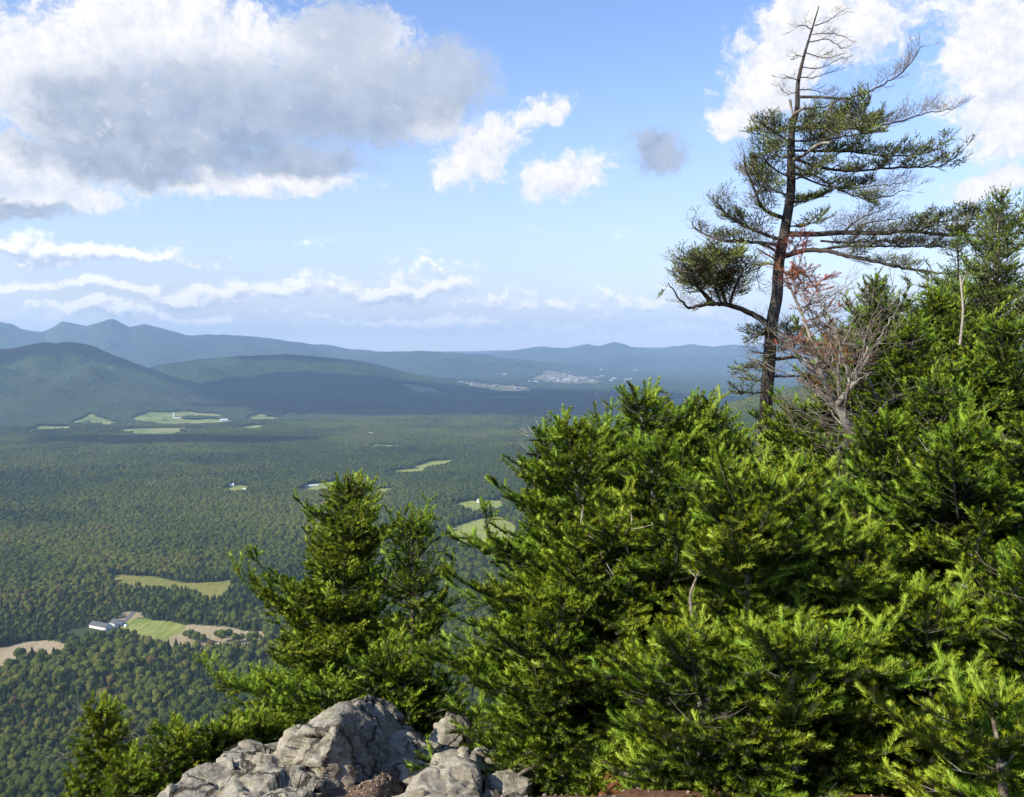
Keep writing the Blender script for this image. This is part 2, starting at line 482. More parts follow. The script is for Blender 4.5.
# ------------------------------------------------------------------ clearings: pastures, hay fields, on the flat
CLEAR = {
 'bright': [[(444, 537), (456, 529), (475, 522.5), (494, 520.5), (507, 523), (516, 531), (520, 541), (505, 547), (480, 549), (462, 545)],
            [(453, 507), (470, 504.5), (503, 504.5), (505, 510), (500, 513.5), (472, 514), (462, 511)],
            [(380, 474.5), (400, 471), (425, 470), (423, 475), (400, 476)],
            [(414, 468), (430, 463.5), (456, 462), (448, 466), (425, 470)],
            [(297, 492), (310, 485), (337, 482), (335, 491), (315, 493)],
            [(364, 493), (378, 490), (392, 490.5), (385, 495)],
            [(224, 489.5), (236, 485), (250, 488), (246, 492.5), (230, 492)],
            [(366, 447), (374, 444.5), (392, 445), (408, 446), (398, 448)],
            [(117, 624), (128, 618.5), (148, 617.5), (168, 621), (186, 626), (176, 634), (160, 640), (140, 636), (124, 632)],
            [(516, 515), (530, 512), (560, 511), (560, 520), (530, 521)]],
 'olive': [[(107, 577), (125, 575), (150, 577), (178, 583), (205, 582.5), (228, 580), (235, 587), (226, 593), (207, 600), (192, 592), (176, 588), (142, 588), (120, 583)]],
 'tan': [[(-40, 652), (0, 648), (26, 641.5), (45, 641), (67, 643.5), (60, 652), (48, 657), (30, 655), (14, 664), (0, 668), (-40, 672)],
         [(186, 625), (215, 628), (262, 630), (262, 640), (228, 648), (203, 648.5), (160, 640.5), (176, 634)],
         [(118, 613), (132, 610), (148, 612), (132, 617), (112, 622), (120, 617)]],
 'farpale': [[(110, 432), (130, 428), (170, 427), (207, 428.5), (190, 433), (160, 437), (130, 435)],
         [(130, 420), (150, 415.5), (190, 413.5), (222, 415), (236, 421), (200, 424), (160, 423)],
         [(68, 423), (90, 418.5), (118, 421), (110, 425.5), (80, 426)], [(15, 429), (40, 425), (76, 425.5), (70, 430), (30, 431)],
         [(-30, 436), (0, 431), (34, 431.5), (20, 436.5), (-30, 440)],
         [(225, 428), (250, 424.5), (297, 425), (290, 428), (250, 430)],
         
         [(236, 418), (262, 414), (300, 413), (280, 419)],
         [(500, 446), (540, 444), (580, 446), (540, 449)]],
 'fartan': [[(455, 387), (470, 384), (505, 384.5), (530, 388), (529, 391.5), (500, 391), (470, 389.5)],
         [(530, 379), (545, 375.5), (585, 377), (600, 381), (598, 384.5), (570, 384), (545, 382)],
         [(697, 407), (704, 403), (716, 403.5), (711, 408)],
         [(480, 396), (510, 395), (540, 397), (510, 398.5)], [(400, 395), (430, 394), (450, 396), (420, 397)]],
}
CLEAR_XY = {k: [np.array([ground_pt(*p_) for p_ in poly]) for poly in v] for k, v in CLEAR.items()}

def inside(poly, x, y):
    r = np.zeros(x.shape, bool)
    n = len(poly); j = n - 1
    for i in range(n):
        xi, yi = poly[i]; xj, yj = poly[j]
        c1 = (yi > y) != (yj > y)
        with np.errstate(divide='ignore', invalid='ignore'):
            xx = (xj - xi) * (y - yi) / (yj - yi + 1e-9) + xi
        r ^= c1 & (x < xx)
        j = i
    return r

def cleared(x, y, wob=1.0):
    """0 in the wood, 1..5 in the kinds of clearing"""
    r = np.hypot(x, y)
    a = 10 * wob * (1 + r / 4000)
    xx = x + (fbm(x / 60, y / 60, 91, 3) - .5) * a * 1.4
    yy = y + (fbm(x / 60, y / 60, 97, 3) - .5) * a * 2.2
    res = np.zeros(x.shape, np.int32)
    for i, (k, polys) in enumerate(CLEAR_XY.items()):
        for poly in polys:
            lo = poly.min(0) - 60; hi = poly.max(0) + 60
            q = (x > lo[0]) & (x < hi[0]) & (y > lo[1]) & (y < hi[1])
            if q.any():
                sub = inside(poly, xx[q], yy[q])
                if i == 3: sub &= fbm(x[q] / 130, y[q] / 190, 99, 3) > .44
                t_ = res[q]; t_[sub] = i + 1; res[q] = t_
    return res

# ------------------------------------------------------------------ ground sheet (one sheet to the horizon)
def polar(rs, azs):
    rr, aa = np.meshgrid(rs, np.radians(azs), indexing='ij')
    return rr * np.sin(aa), rr * np.cos(aa)

def grid_faces(nr, na, wrap=False):
    i = np.arange(nr - 1)[:, None]; j = np.arange(na if wrap else na - 1)[None, :]
    j2 = (j + 1) % na
    f = np.stack([i * na + j, i * na + j2, (i + 1) * na + j2, (i + 1) * na + j], -1).reshape(-1, 4)
    return f[:, ::-1]

rs = np.concatenate([np.geomspace(0.5, 12, 150), np.geomspace(12.2, 800, 160), np.geomspace(806, 6000, 520), np.geomspace(6040, 30000, 300)])
azs = np.concatenate([np.arange(-180, -40, 4.0), np.arange(-40, 34, 0.16), np.arange(34, 180, 4.0)])
X, Y = polar(rs, azs)
Z = land(X, Y)
V = np.stack([X, Y, Z], -1).reshape(-1, 3)
V = np.vstack([V, [[0, 0, float(Z[0].mean())]]])
F = grid_faces(len(rs), len(azs), True)
cap = np.array([[len(V) - 1, (j + 1) % len(azs), j] for j in range(len(azs))])

m, b, o = material('valley_ground')
p = geo(b)
big = b.noise(p, .004, 5, .6); fin = b.noise(p, .09, 5, .6)
col = b.mix(b.step(big, .35, .65), rgb(.035, .055, .02), rgb(.06, .075, .03))
a = b.n('ShaderNodeAttribute', attribute_name='clearing')
def band(i): return b.m('COMPARE', a.outputs['Fac'], float(i), 0.3)
st = b.n('ShaderNodeMapping'); st.inputs['Rotation'].default_value = (0, 0, 0.5); st.inputs['Scale'].default_value = (0.05, .004, 1)
b.put(st.inputs[0], p)
mow = b.noise(st.outputs[0], 5.0, 4, .6)
mv = b.step(b.add(b.mul(mow, .7), b.mul(b.noise(p, .014, 6, .65), .5)), .46, .72)
col = b.mix(band(1), col, b.mix(mv, rgb(.15, .20, .04), rgb(.29, .30, .085)))
col = b.mix(band(2), col, b.mix(mv, rgb(.14, .16, .03), rgb(.24, .22, .06)))
col = b.mix(band(3), col, b.mix(mv, rgb(.27, .22, .12), rgb(.37, .30, .19)))
col = b.mix(band(4), col, b.mix(b.step(b.noise(p, .006, 4, .6), .4, .6), rgb(.13, .19, .05), rgb(.25, .26, .10)))
col = b.mix(band(5), col, b.mix(b.step(b.noise(p, .004, 4, .6), .4, .6), rgb(.09, .11, .05), rgb(.24, .22, .14)))
bsdf(b, o, col, .95, .1)
M['valley'] = m

CLF = None
fc = V[F].mean(1)
clf = np.concatenate([np.maximum(cleared(fc[:, 0], fc[:, 1]), cleared(fc[:, 0] * 1.01, fc[:, 1] * 1.01)), np.zeros(len(cap), int)])
near = np.hypot(fc[:, 0], fc[:, 1]) < 60
mi = np.concatenate([np.where(near, 0, 1), np.zeros(len(cap), int)])
gr = mesh_np('ground', V, [F, cap], [M['soil'], M['valley']], mi=mi, smooth=True, attr={'clearing': clf})
tag(link(gr), kind='structure')

# ------------------------------------------------------------------ forest trees seen from far above
rng = np.random.default_rng(11)

def ico(sub):
    import bmesh
    bm = bmesh.new(); bmesh.ops.create_icosphere(bm, subdivisions=sub, radius=1)
    v = np.array([q.co[:] for q in bm.verts]); f = np.array([[q.index for q in fc_.verts] for fc_ in bm.faces])
    bm.free(); return v, f

def n3(v, s, seed):
    return (vnoise(v[:, 0] * s + v[:, 2] * s * .7, v[:, 1] * s - v[:, 2] * s * .6, seed) + vnoise(v[:, 1] * s * 1.1 + 5, v[:, 2] * s + v[:, 0] * .3 * s, seed + 3)) - 1

def leaf_quads(cen, nrm, size, rng):
    n = len(cen)
    t = rng.normal(size=(n, 3)); nn = nrm + rng.normal(size=(n, 3)) * .55
    nn /= np.linalg.norm(nn, axis=1)[:, None]
    a_ = np.cross(nn, t); a_ /= np.linalg.norm(a_, axis=1)[:, None]; b_ = np.cross(nn, a_)
    s = (size * rng.uniform(.6, 1.3, n))[:, None]
    v = np.stack([cen - a_ * s, cen - b_ * s * .8, cen + a_ * s, cen + b_ * s * .8], 1).reshape(-1, 3)
    return v, np.arange(4 * n).reshape(-1, 4)

def frustum(r0, r1, z1, k=6):
    an = np.arange(k) * 2 * math.pi / k
    v = np.vstack([np.stack([r0 * np.cos(an), r0 * np.sin(an), an * 0 - .5], 1), np.stack([r1 * np.cos(an), r1 * np.sin(an), an * 0 + z1], 1)])
    f = np.array([[i, (i + 1) % k, k + (i + 1) % k, k + i] for i in range(k)])
    return v, f

def broadleaf(seed):
    rg = np.random.default_rng(seed)
    v, f = ico(3)
    parts_v = []; parts_f = []; tint = []; off = 0
    lobes = [(0, 0, 8.4, 3.4, 3.6)] + [(rg.uniform(-2.2, 2.2), rg.uniform(-2.2, 2.2), rg.uniform(5.8, 10.2), rg.uniform(1.5, 2.5), rg.uniform(1.6, 2.4)) for _ in range(8)]
    for lx, ly, lz, rx, rz in lobes:
        vv, ff = ico(2)
        d = 1 + n3(vv, 2.2, seed) * .35
        vv = vv * d[:, None] * [rx, rx, rz] + [lx, ly, lz]
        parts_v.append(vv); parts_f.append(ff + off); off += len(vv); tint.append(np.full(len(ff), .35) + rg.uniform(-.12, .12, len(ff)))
    tri = np.vstack(parts_f); base = np.vstack(parts_v)
    cen = []; nr = []
    for lx, ly, lz, rx, rz in lobes:
        n = int(26 * rx * rx)
        d = rg.normal(size=(n, 3)); d /= np.linalg.norm(d, axis=1)[:, None]
        cen.append(d * [rx, rx, rz] * rg.uniform(.95, 1.22, (n, 1)) + [lx, ly, lz]); nr.append(d)
    cen = np.vstack(cen); nr = np.vstack(nr)
    lv, lf = leaf_quads(cen, nr, .52, rg)
    tint.append(np.clip(rg.normal(.55, .22, len(lf)), 0, 1))
    tv, tf = frustum(.28, .18, 6)
    V_ = np.vstack([base, lv, tv]); F_ = [tri, lf + off, tf + off + len(lv)]
    mi_ = np.concatenate([np.zeros(len(tri) + len(lf), int), np.ones(len(tf), int)])
    return V_, F_, mi_, np.concatenate(tint + [np.zeros(len(tf))])

def conifer(seed):
    rg = np.random.default_rng(seed)
    H = 12.5
    n = 1500
    z = 2 + (H - 2) * rg.uniform(0, 1, n) ** 1.35
    lay = .5 + .5 * np.abs(np.sin(z * 3.4 + rg.uniform(0, 6)))
    rad = (H - z) / (H - 2) * 3.2 * (.62 + .42 * lay) * rg.uniform(.72, 1.1, n) + .1
    an = rg.uniform(0, 6.283, n)
    rad *= 1 + .22 * np.sin(an * 3 + z)
    cen = np.stack([rad * np.cos(an), rad * np.sin(an), z - rad * .15], 1)
    nr = np.stack([np.cos(an), np.sin(an), an * 0 + .6], 1)
    lv, lf = leaf_quads(cen, nr, .42, rg)
    k = 9; zz = np.linspace(1.8, H, 8)
    an2 = np.arange(k) * 2 * math.pi / k
    cv = []
    for q in zz:
        rr = (H - q) / (H - 2) * 2.4 * (1 + .15 * math.sin(q * 3)) + .03
        cv.append(np.stack([rr * np.cos(an2 + q), rr * np.sin(an2 + q), an2 * 0 + q], 1))
    cv = np.vstack(cv)
    cf = grid_faces(len(zz), k, True)[:, ::-1]
    tv, tf = frustum(.25, .1, 4)
    V_ = np.vstack([cv, lv, tv]); F_ = [cf, lf + len(cv), tf + len(cv) + len(lv)]
    mi_ = np.concatenate([np.zeros(len(cf) + len(lf), int), np.ones(len(tf), int)])
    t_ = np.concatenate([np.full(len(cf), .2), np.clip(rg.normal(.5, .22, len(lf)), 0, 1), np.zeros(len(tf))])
    return V_, F_, mi_, t_

def mat_wood(name, stops):
    m, b, o = material(name)
    a = b.n('ShaderNodeAttribute', attribute_name='tint')
    t = b.n('ShaderNodeAttribute', attribute_name='tone', attribute_type='INSTANCER')
    rnd = b.n('ShaderNodeObjectInfo').outputs['Random']
    f = b.m('ADD', b.mul(t.outputs['Fac'], .52), b.mul(rnd, .48), clamp=True)
    col = b.ramp(f, stops)
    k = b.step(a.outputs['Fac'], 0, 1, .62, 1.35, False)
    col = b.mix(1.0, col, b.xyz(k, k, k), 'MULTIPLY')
    p = bsdf(b, None, col, .75, .15)
    tr = b.n('ShaderNodeBsdfTranslucent'); b.put(tr.inputs[0], col)
    mx = b.n('ShaderNodeMixShader'); mx.inputs[0].default_value = .2
    b.nt.links.new(p.outputs[0], mx.inputs[1]); b.nt.links.new(tr.outputs[0], mx.inputs[2]); b.nt.links.new(mx.outputs[0], o.inputs[0])
    return m
M['broad'] = mat_wood('broadleaf_crown', [(0.0, (.04, .066, .012)), (.35, (.078, .112, .016)), (.65, (.125, .155, .022)), (.9, (.18, .195, .035)), (.97, (.17, .13, .04)), (1.0, (.15, .10, .045))])
M['conif'] = mat_wood('conifer_crown', [(0.0, (.03, .056, .018)), (.5, (.048, .08, .022)), (1.0, (.08, .11, .028))])

protos = []
PC = bpy.data.collections.new("forest_kinds")
for i in range(5):
    v, f, mi_, t_ = broadleaf(100 + i)
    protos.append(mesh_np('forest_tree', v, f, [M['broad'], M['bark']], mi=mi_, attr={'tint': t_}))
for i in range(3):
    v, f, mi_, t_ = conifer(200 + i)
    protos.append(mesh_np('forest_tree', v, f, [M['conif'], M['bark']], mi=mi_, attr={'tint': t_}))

def kinds_for(x, y, rng):
    big = fbm(x / 500, y / 380, 31, 4); sm = fbm(x / 70, y / 70, 37, 3)
    pc = sstep(big * .6 + sm * .4, .47, .58) * .6 + .05
    con = rng.random(len(x)) < pc
    k = np.where(con, 5 + rng.integers(0, 3, len(x)), rng.integers(0, 5, len(x)))
    tone = np.clip(.5 + (fbm(x / 800, y / 800, 57, 3) - .5) * 1.6 + (fbm(x / 220, y / 220, 51, 3) - .5) * 2.0 + (sm - .5) * .6, 0, 1)
    return k, tone

cell = 6.9
gx, gy = np.meshgrid(np.arange(-3200, 2500, cell), np.arange(60, 5600, cell))
gx = (gx + rng.uniform(-.48, .48, gx.shape) * cell).ravel(); gy = (gy + rng.uniform(-.48, .48, gy.shape) * cell).ravel()
r_ = np.hypot(gx, gy); az_ = np.degrees(np.arctan2(gx, gy))
keep = (r_ > 70) & (r_ < 5600) & (az_ > -32) & (az_ < 26)
gx, gy, r_, az_ = gx[keep], gy[keep], r_[keep], az_[keep]
keep = (cleared(gx, gy) == 0) & (cleared(gx * 1.018, gy * 1.018) == 0) & (cleared(gx * 1.008, gy * 1.008) == 0)
hx, hy = ground_pt(103, 628)
keep &= (np.hypot((gx - hx) * .8, gy - hy + 22) > 36)
gx, gy, r_, az_ = gx[keep], gy[keep], r_[keep], az_[keep]
gz = land(gx, gy)
top = (EYE - gz - 18) / r_                 # tangent of the angle its top is seen below the horizon
keep = (top > .50) | (r_ > 650)
gx, gy, gz, r_, az_ = gx[keep], gy[keep], gz[keep], r_[keep], az_[keep]
kd, tone = kinds_for(gx, gy, rng)
sc_ = rng.uniform(.58, 1.32, len(gx)) * np.where(r_ < 1250, .84, 1.04)
sc_ = sc_ * (1 + (fbm(gx / 200, gy / 200, 71, 3) - .5) * .7)

# the 300 that show largest stand as trees of their own
v_ = (EYE - gz - 9 * sc_) / gy
pyy = CY + FPX * np.tan(np.arctan(v_) - PITCH); pxx = CX + FPX * gx / gy
vis = (pxx > -3) & (pxx < 440) & (pyy < 800) & (pyy > 520) & ~((pxx > 225) & (pyy > 640 - (pxx - 225) * .5)) & ~((pyy > 735) & (pxx > 60))
cand = np.where(vis)[0]
cand = cand[np.argsort(r_[cand])][:296]
ind = np.zeros(len(gx), bool); ind[cand] = True
for q in cand:
    k = int(kd[q])
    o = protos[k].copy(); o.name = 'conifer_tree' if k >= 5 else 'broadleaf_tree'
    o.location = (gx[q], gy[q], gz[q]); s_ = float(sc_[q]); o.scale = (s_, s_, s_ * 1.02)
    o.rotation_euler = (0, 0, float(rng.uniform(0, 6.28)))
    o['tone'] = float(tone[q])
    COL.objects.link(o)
    if k >= 5: tag(o, 'dark pointed conifer in the mixed wood far below the ledge', 'tree', 'conifers of the wood below the ledge')
    else: tag(o, 'green rounded leafy tree in the mixed wood far below the ledge', 'tree', 'leafy trees of the wood below the ledge')

# lone trees and hedge trees at the clearings
def lone(px, py, k, s_, label, grp=None, tone_=.4):
    x_, y_ = ground_pt(px, py)
    o = protos[k].copy(); o.name = 'broadleaf_tree' if k < 5 else 'conifer_tree'
    o.location = (x_, y_, land1(x_, y_) - .3); o.scale = (s_ * 1.1, s_ * 1.1, s_); o['tone'] = tone_
    o.rotation_euler = (0, 0, px * .7)
    COL.objects.link(o); tag(o, label, 'tree', grp); return o
lone(20, 664, 1, 1.7, 'large round tree standing alone in the tan hay field', tone_=.25)
for i, (px, py) in enumerate([(186, 637), (191, 640), (196, 641), (203, 642), (217, 637), (222, 640), (229, 638), (235, 641), (242, 640), (250, 643), (256, 641)]):
    lone(px, py + 2, i % 5, 1.0 + .14 * ((i * 7) % 4), 'bushy green tree on the edge of the pale mown field beyond the farmhouse', 'trees edging the pale mown field', .55)

rest = ~ind
pts = bpy.data.meshes.new('forest')
n_ = int(rest.sum())
pts.vertices.add(n_)
pts.vertices.foreach_set('co', np.stack([gx[rest], gy[rest], gz[rest]], 1).astype(np.float32).ravel())
for nm, arr, ty in (('kind_index', kd[rest], 'INT'), ('size', sc_[rest], 'FLOAT'), ('turn', rng.uniform(0, 6.28, n_), 'FLOAT'), ('tone', tone[rest], 'FLOAT')):
    at_ = pts.attributes.new(nm, ty, 'POINT'); at_.data.foreach_set('value', np.asarray(arr, np.int32 if ty == 'INT' else np.float32))
pts.update()
forest = link(bpy.data.objects.new('forest', pts))
tag(forest, 'mixed wood of leafy trees and dark conifers covering the valley floor', 'forest', kind='stuff')
ng = bpy.data.node_groups.new('forest_scatter', 'GeometryNodeTree')
ng.interface.new_socket('Geometry', in_out='INPUT', socket_type='NodeSocketGeometry')
ng.interface.new_socket('Geometry', in_out='OUTPUT', socket_type='NodeSocketGeometry')
gi = ng.nodes.new('NodeGroupInput'); go = ng.nodes.new('NodeGroupOutput')
m2p = ng.nodes.new('GeometryNodeMeshToPoints')
inst = ng.nodes.new('GeometryNodeInstanceOnPoints')
jo = ng.nodes.new('GeometryNodeGeometryToInstance')
for q in protos:
    pass
for k in range(len(protos) - 1, -1, -1):
    oi = ng.nodes.new('GeometryNodeObjectInfo'); oi.inputs['Object'].default_value = protos[k]; oi.inputs['As Instance'].default_value = True
    ng.links.new(oi.outputs['Geometry'], jo.inputs[0])
def named(nm, ty):
    q = ng.nodes.new('GeometryNodeInputNamedAttribute'); q.data_type = ty; q.inputs['Name'].default_value = nm; return q.outputs['Attribute']
ng.links.new(gi.outputs[0], m2p.inputs['Mesh']); ng.links.new(m2p.outputs[0], inst.inputs['Points'])
ng.links.new(jo.outputs[0], inst.inputs['Instance'])
inst.inputs['Pick Instance'].default_value = True
ng.links.new(named('kind_index', 'INT'), inst.inputs['Instance Index'])
cx = ng.nodes.new('ShaderNodeCombineXYZ'); ng.links.new(named('turn', 'FLOAT'), cx.inputs[2]); ng.links.new(cx.outputs[0], inst.inputs['Rotation'])
ng.links.new(named('size', 'FLOAT'), inst.inputs['Scale'])
ng.links.new(inst.outputs[0], go.inputs[0])
md = forest.modifiers.new('scatter', 'NODES'); md.node_group = ng

# ------------------------------------------------------------------ the far woods: a broken canopy over valley and hills
rs = np.concatenate([np.arange(5480, 7600, 11.0), np.geomspace(7612, 29800, 540)])
azs = np.arange(-31, 31, .062)
X, Y = polar(rs, azs)
X = X + (vnoise(X / 9, Y / 9, 5) - .5) * 8; Y = Y + (vnoise(X / 9, Y / 9, 7) - .5) * 8
Zb = land(X, Y)
sm = vnoise(X / 11, Y / 11, 81); sm2 = vnoise(X / 26, Y / 26, 83); lg = fbm(X / 130, Y / 130, 87, 4)
rr = np.hypot(X, Y)
can = 3.5 + (sm ** .7) * 7.5 + sm2 * 4 + (lg - .45) * 16 * sstep(rr, 4500, 9000) + (fbm(X / 420, Y / 420, 89, 4) - .5) * 30 * sstep(rr, 8000, 16000)
can = np.maximum(can, 1.5)
V = np.stack([X, Y, Zb + can], -1).reshape(-1, 3)
F = grid_faces(len(rs), len(azs))
fc = V[F].mean(1)
F = F[(cleared(fc[:, 0], fc[:, 1]) == 0) & (cleared(fc[:, 0] * 1.014, fc[:, 1] * 1.014) == 0)]
m, b, o = material('far_canopy')
p = geo(b)
a1 = b.noise(p, .0021, 6, .6); a2 = b.noise(p, .03, 5, .65); a3 = b.noise(p, .0007, 4, .5)
f = b.add(b.mul(a1, .5), b.mul(a2, .5))
col = b.mix(b.step(f, .38, .62), rgb(.012, .024, .010), rgb(.043, .066, .019))
col = b.mix(b.step(a3, .45, .62, 0, .5), col, rgb(.04, .065, .028))
col = b.mix(b.step(b.noise(p, .05, 3, .7), .6, .75, 0, .35), col, rgb(.10, .11, .035))
bsdf(b, o, col, .85, .1)
M['canopy'] = m
cano = mesh_np('far_forest', V, F, M['canopy'], smooth=False)
tag(link(cano), 'unbroken far woods covering the hills and the far valley, fading blue', 'forest', kind='stuff')

# ------------------------------------------------------------------ haze
import bmesh
def box_mesh(name, lo, hi, mat_):
    v = np.array([[x, y, z] for x in (lo[0], hi[0]) for y in (lo[1], hi[1]) for z in (lo[2], hi[2])], float)
    f = np.array([[0, 1, 3, 2], [4, 6, 7, 5], [0, 4, 5, 1], [2, 3, 7, 6], [0, 2, 6, 4], [1, 5, 7, 3]])
    return mesh_np(name, v, f, mat_)
m, b, o = material('haze')
pv = b.n('ShaderNodeVolumePrincipled')
pv.inputs['Color'].default_value = (.47, .69, 1.0, 1)
pv.inputs['Density'].default_value = 5.0e-5
pv.inputs['Anisotropy'].default_value = 0
b.nt.links.new(pv.outputs[0], o.inputs['Volume'])
hz = box_mesh('haze', (-30500, -30500, VALLEY - 420), (30500, 30500, 600), m)
tag(link(hz), kind='stuff')

# ------------------------------------------------------------------ drifting cumulus to the left of the view: they shade the valley
m, b, o = material('cloud')
bsdf(b, o, rgb(.88, .88, .9), 1.0, 0)
M['cloud'] = m
def cloud(name, shx, shy, rx, ry, alt, seed, label):
    """a cumulus whose shadow lies round (shx, shy) on the valley floor"""
    run = (alt - VALLEY) / math.tan(SUN_EL)
    cx_, cy_ = shx + math.sin(SUN_AZ) * run, shy + math.cos(SUN_AZ) * run
    rg = np.random.default_rng(seed)
    vs = []; fs = []; off = 0
    for i in range(26):
        a_ = rg.uniform(0, 6.28); q = math.sqrt(rg.random()) * .8
        s = rg.uniform(.28, .5) * (1.15 - .5 * q)
        vv, ff = ico(4)
        d = 1 + n3(vv, 2.5, seed + i) * .3 + n3(vv, 7, seed + i + 50) * .12
        vv = vv * d[:, None] * [s * rx, s * ry, s * min(rx, ry) * .5]
        vv[:, 2] = np.where(vv[:, 2] < 0, vv[:, 2] * .3, vv[:, 2])
        vv = vv + [q * rx * math.cos(a_), q * ry * math.sin(a_), 0]
        vs.append(vv); fs.append(ff + off); off += len(vv)
    o = mesh_np(name, np.vstack(vs), np.vstack(fs), M['cloud'], smooth=True)
    o.location = (cx_, cy_, alt)
    tag(link(o), label, 'cloud', kind='structure')
cloud('clouds', -100, 7350, 2500, 1750, 3500, 5, 'broad cumulus that shades the far valley floor')
cloud('clouds', -1500, 4180, 620, 190, 2600, 6, 'small cumulus that shades a strip of wood')
cloud('clouds', -2300, 10000, 1100, 650, 4300, 7, 'cumulus that shades the rounded hill')
cloud('clouds', -3500, 7500, 800, 420, 4300, 8, 'cumulus that shades the left hill')

# ------------------------------------------------------------------ farms and town
def mat_flat(name, c0, c1, scale=2, rough=.7):
    m, b, o = material(name)
    n = b.noise(geo(b), scale, 4, .6)
    bsdf(b, o, b.mix(n, c0, c1), rough, .3)
    return m
M['white_wall'] = mat_flat('white_clapboard', rgb(.72, .72, .70), rgb(.82, .82, .8))
M['grey_roof'] = mat_flat('grey_roof', rgb(.07, .073, .078), rgb(.11, .115, .12))
M['metal_roof'] = mat_flat('pale_metal_roof', rgb(.6, .62, .65), rgb(.72, .74, .76), 1, .4)
M['town_wall'] = mat_flat('town_walls', rgb(.24, .23, .22), rgb(.42, .40, .38))
M['town_roof'] = mat_flat('town_roofs', rgb(.28, .28, .29), rgb(.46, .46, .47))
M['red_wall'] = mat_flat('red_barn_wall', rgb(.25, .07, .05), rgb(.32, .09, .06))
M['glass'] = mat_flat('window_glass', rgb(.03, .04, .05), rgb(.05, .06, .07), 1, .15)

def gable(bmv, L, Wd, H, RH, oh=.5):
    """walls and roof of a gabled house, length along x"""
    l, w = L / 2, Wd / 2
    wv = np.array([[-l, -w, -1], [l, -w, -1], [l, w, -1], [-l, w, -1], [-l, -w, H], [l, -w, H], [l, w, H], [-l, w, H], [-l, 0, H + RH], [l, 0, H + RH]], float)
    wf = [np.array([[0, 1, 5, 4], [2, 3, 7, 6]]), np.array([[1, 2, 6], [1, 6, 9], [1, 9, 5], [3, 0, 4], [3, 4, 8], [3, 8, 7]])]
    t = .35; e = oh * RH / w
    rv = []
    for sx in (-l - oh, l + oh):
        rv += [[sx, -w - oh, H - e + .1], [sx, 0, H + RH + .1], [sx, w + oh, H - e + .1], [sx, w + oh, H - e + .1 + t], [sx, 0, H + RH + .1 + t], [sx, -w - oh, H - e + .1 + t]]
    rv = np.array(rv)
    rf = [np.array([[i, (i + 1) % 6, 6 + (i + 1) % 6, 6 + i] for i in range(6)] + [[0, 5, 4, 1], [1, 4, 3, 2], [6, 7, 10, 11], [7, 8, 9, 10]])]
    return wv, wf, rv, rf

def slab(parent, name, lo, hi, mt):
    o = box_mesh(name, lo, hi, mt); o.parent = parent; return link(o)

def house(px, py, L, Wd, H, RH, rz, wall, roof, label, group=None, detail=0, name='farmhouse', cat='building'):
    x_, y_ = ground_pt(px, py)
    z_ = land1(x_, y_)
    e = empty(name, (x_, y_, z_), rz)
    tag(e, label, cat, group)
    wv, wf, rv, rf = gable(None, L, Wd, H, RH)
    link(mesh_np('wall', wv, wf, M[wall], parent=e)); link(mesh_np('roof', rv, rf, M[roof], parent=e))
    if detail:
        for i in range(int(L / 3.4)):
            x0 = -L / 2 + 1.6 + i * 3.4
            if i == 2: slab(e, 'door', (x0, -Wd / 2 - .06, 0), (x0 + 1.1, -Wd / 2 + .02, 2.1), M['red_wall'])
            else: slab(e, 'window', (x0, -Wd / 2 - .05, 1.0), (x0 + 1.2, -Wd / 2 + .02, 2.2), M['glass'])
        for sy in (-1.8, .8):
            slab(e, 'window', (L / 2 - .02, sy, 1.1), (L / 2 + .05, sy + 1.1, 2.5), M['glass'])
        slab(e, 'chimney', (-1, -.5, H), (0, .5, H + RH + 1.6), M['grey_roof'])
    return e
house(101, 628, 34, 13, 4.2, 4.0, R(-28), 'white_wall', 'grey_roof', 'long white farmhouse with a grey roof beside the light green pasture', detail=1)
house(116, 625.5, 11, 15, 5.2, 4.0, R(-28), 'white_wall', 'grey_roof', 'white gabled barn at the right end of the grey roofed farmhouse', name='barn', detail=1)
house(125.6, 626.8, 3, 2.6, 2.0, 1.0, R(-15), 'white_wall', 'metal_roof', 'tiny white shed on the pasture right of the barn', name='shed')
house(231.5, 487, 13, 9, 5, 4, R(20), 'white_wall', 'metal_roof', 'white farmhouse in the woods left of the long pale barn')
house(246, 490.8, 17, 8, 3, 2, R(5), 'white_wall', 'metal_roof', 'low pale shed just right of the white farmhouse in the woods', name='shed')
house(307, 487.5, 66, 9, 3, 2.2, R(26), 'white_wall', 'metal_roof', 'very long pale barn at the left end of a small green field', name='barn')
house(480, 505.5, 13, 9, 6, 4, R(35), 'white_wall', 'grey_roof', 'white farmhouse on the back edge of the small pasture')
house(371, 436, 20, 14, 9, 5, R(10), 'white_wall', 'metal_roof', 'white house alone in the middle of the far woods')
for i, (px, py, L, w_, rf_, lb) in enumerate([
        (177, 418.5, 36, 'white_wall', 'grey_roof', 'white barn in the middle of the far pale fields'),
        (184, 418, 20, 'red_wall', 'grey_roof', 'dark red barn beside the white barn in the far fields'),
        (224, 420, 40, 'white_wall', 'metal_roof', 'pale barn at the right end of the upper far field'),
        (252, 422.5, 46, 'white_wall', 'metal_roof', 'bright farm building right of the far pale fields'),
        (232, 431, 40, 'white_wall', 'metal_roof', 'pale barn below the right end of the far fields'),
        (98, 434, 34, 'white_wall', 'grey_roof', 'white farm building at the left end of the long pale field'),
        (199, 543, 13, 'white_wall', 'grey_roof', 'small house hidden in dark woods above the olive field'),
        (439, 520, 12, 'white_wall', 'grey_roof', 'small white house left of the oval bright pasture')]):
    house(px, py, L, L * .45, 4 + L * .1, L * .14, R(12 + i * 7), w_, rf_, lb, name='barn')
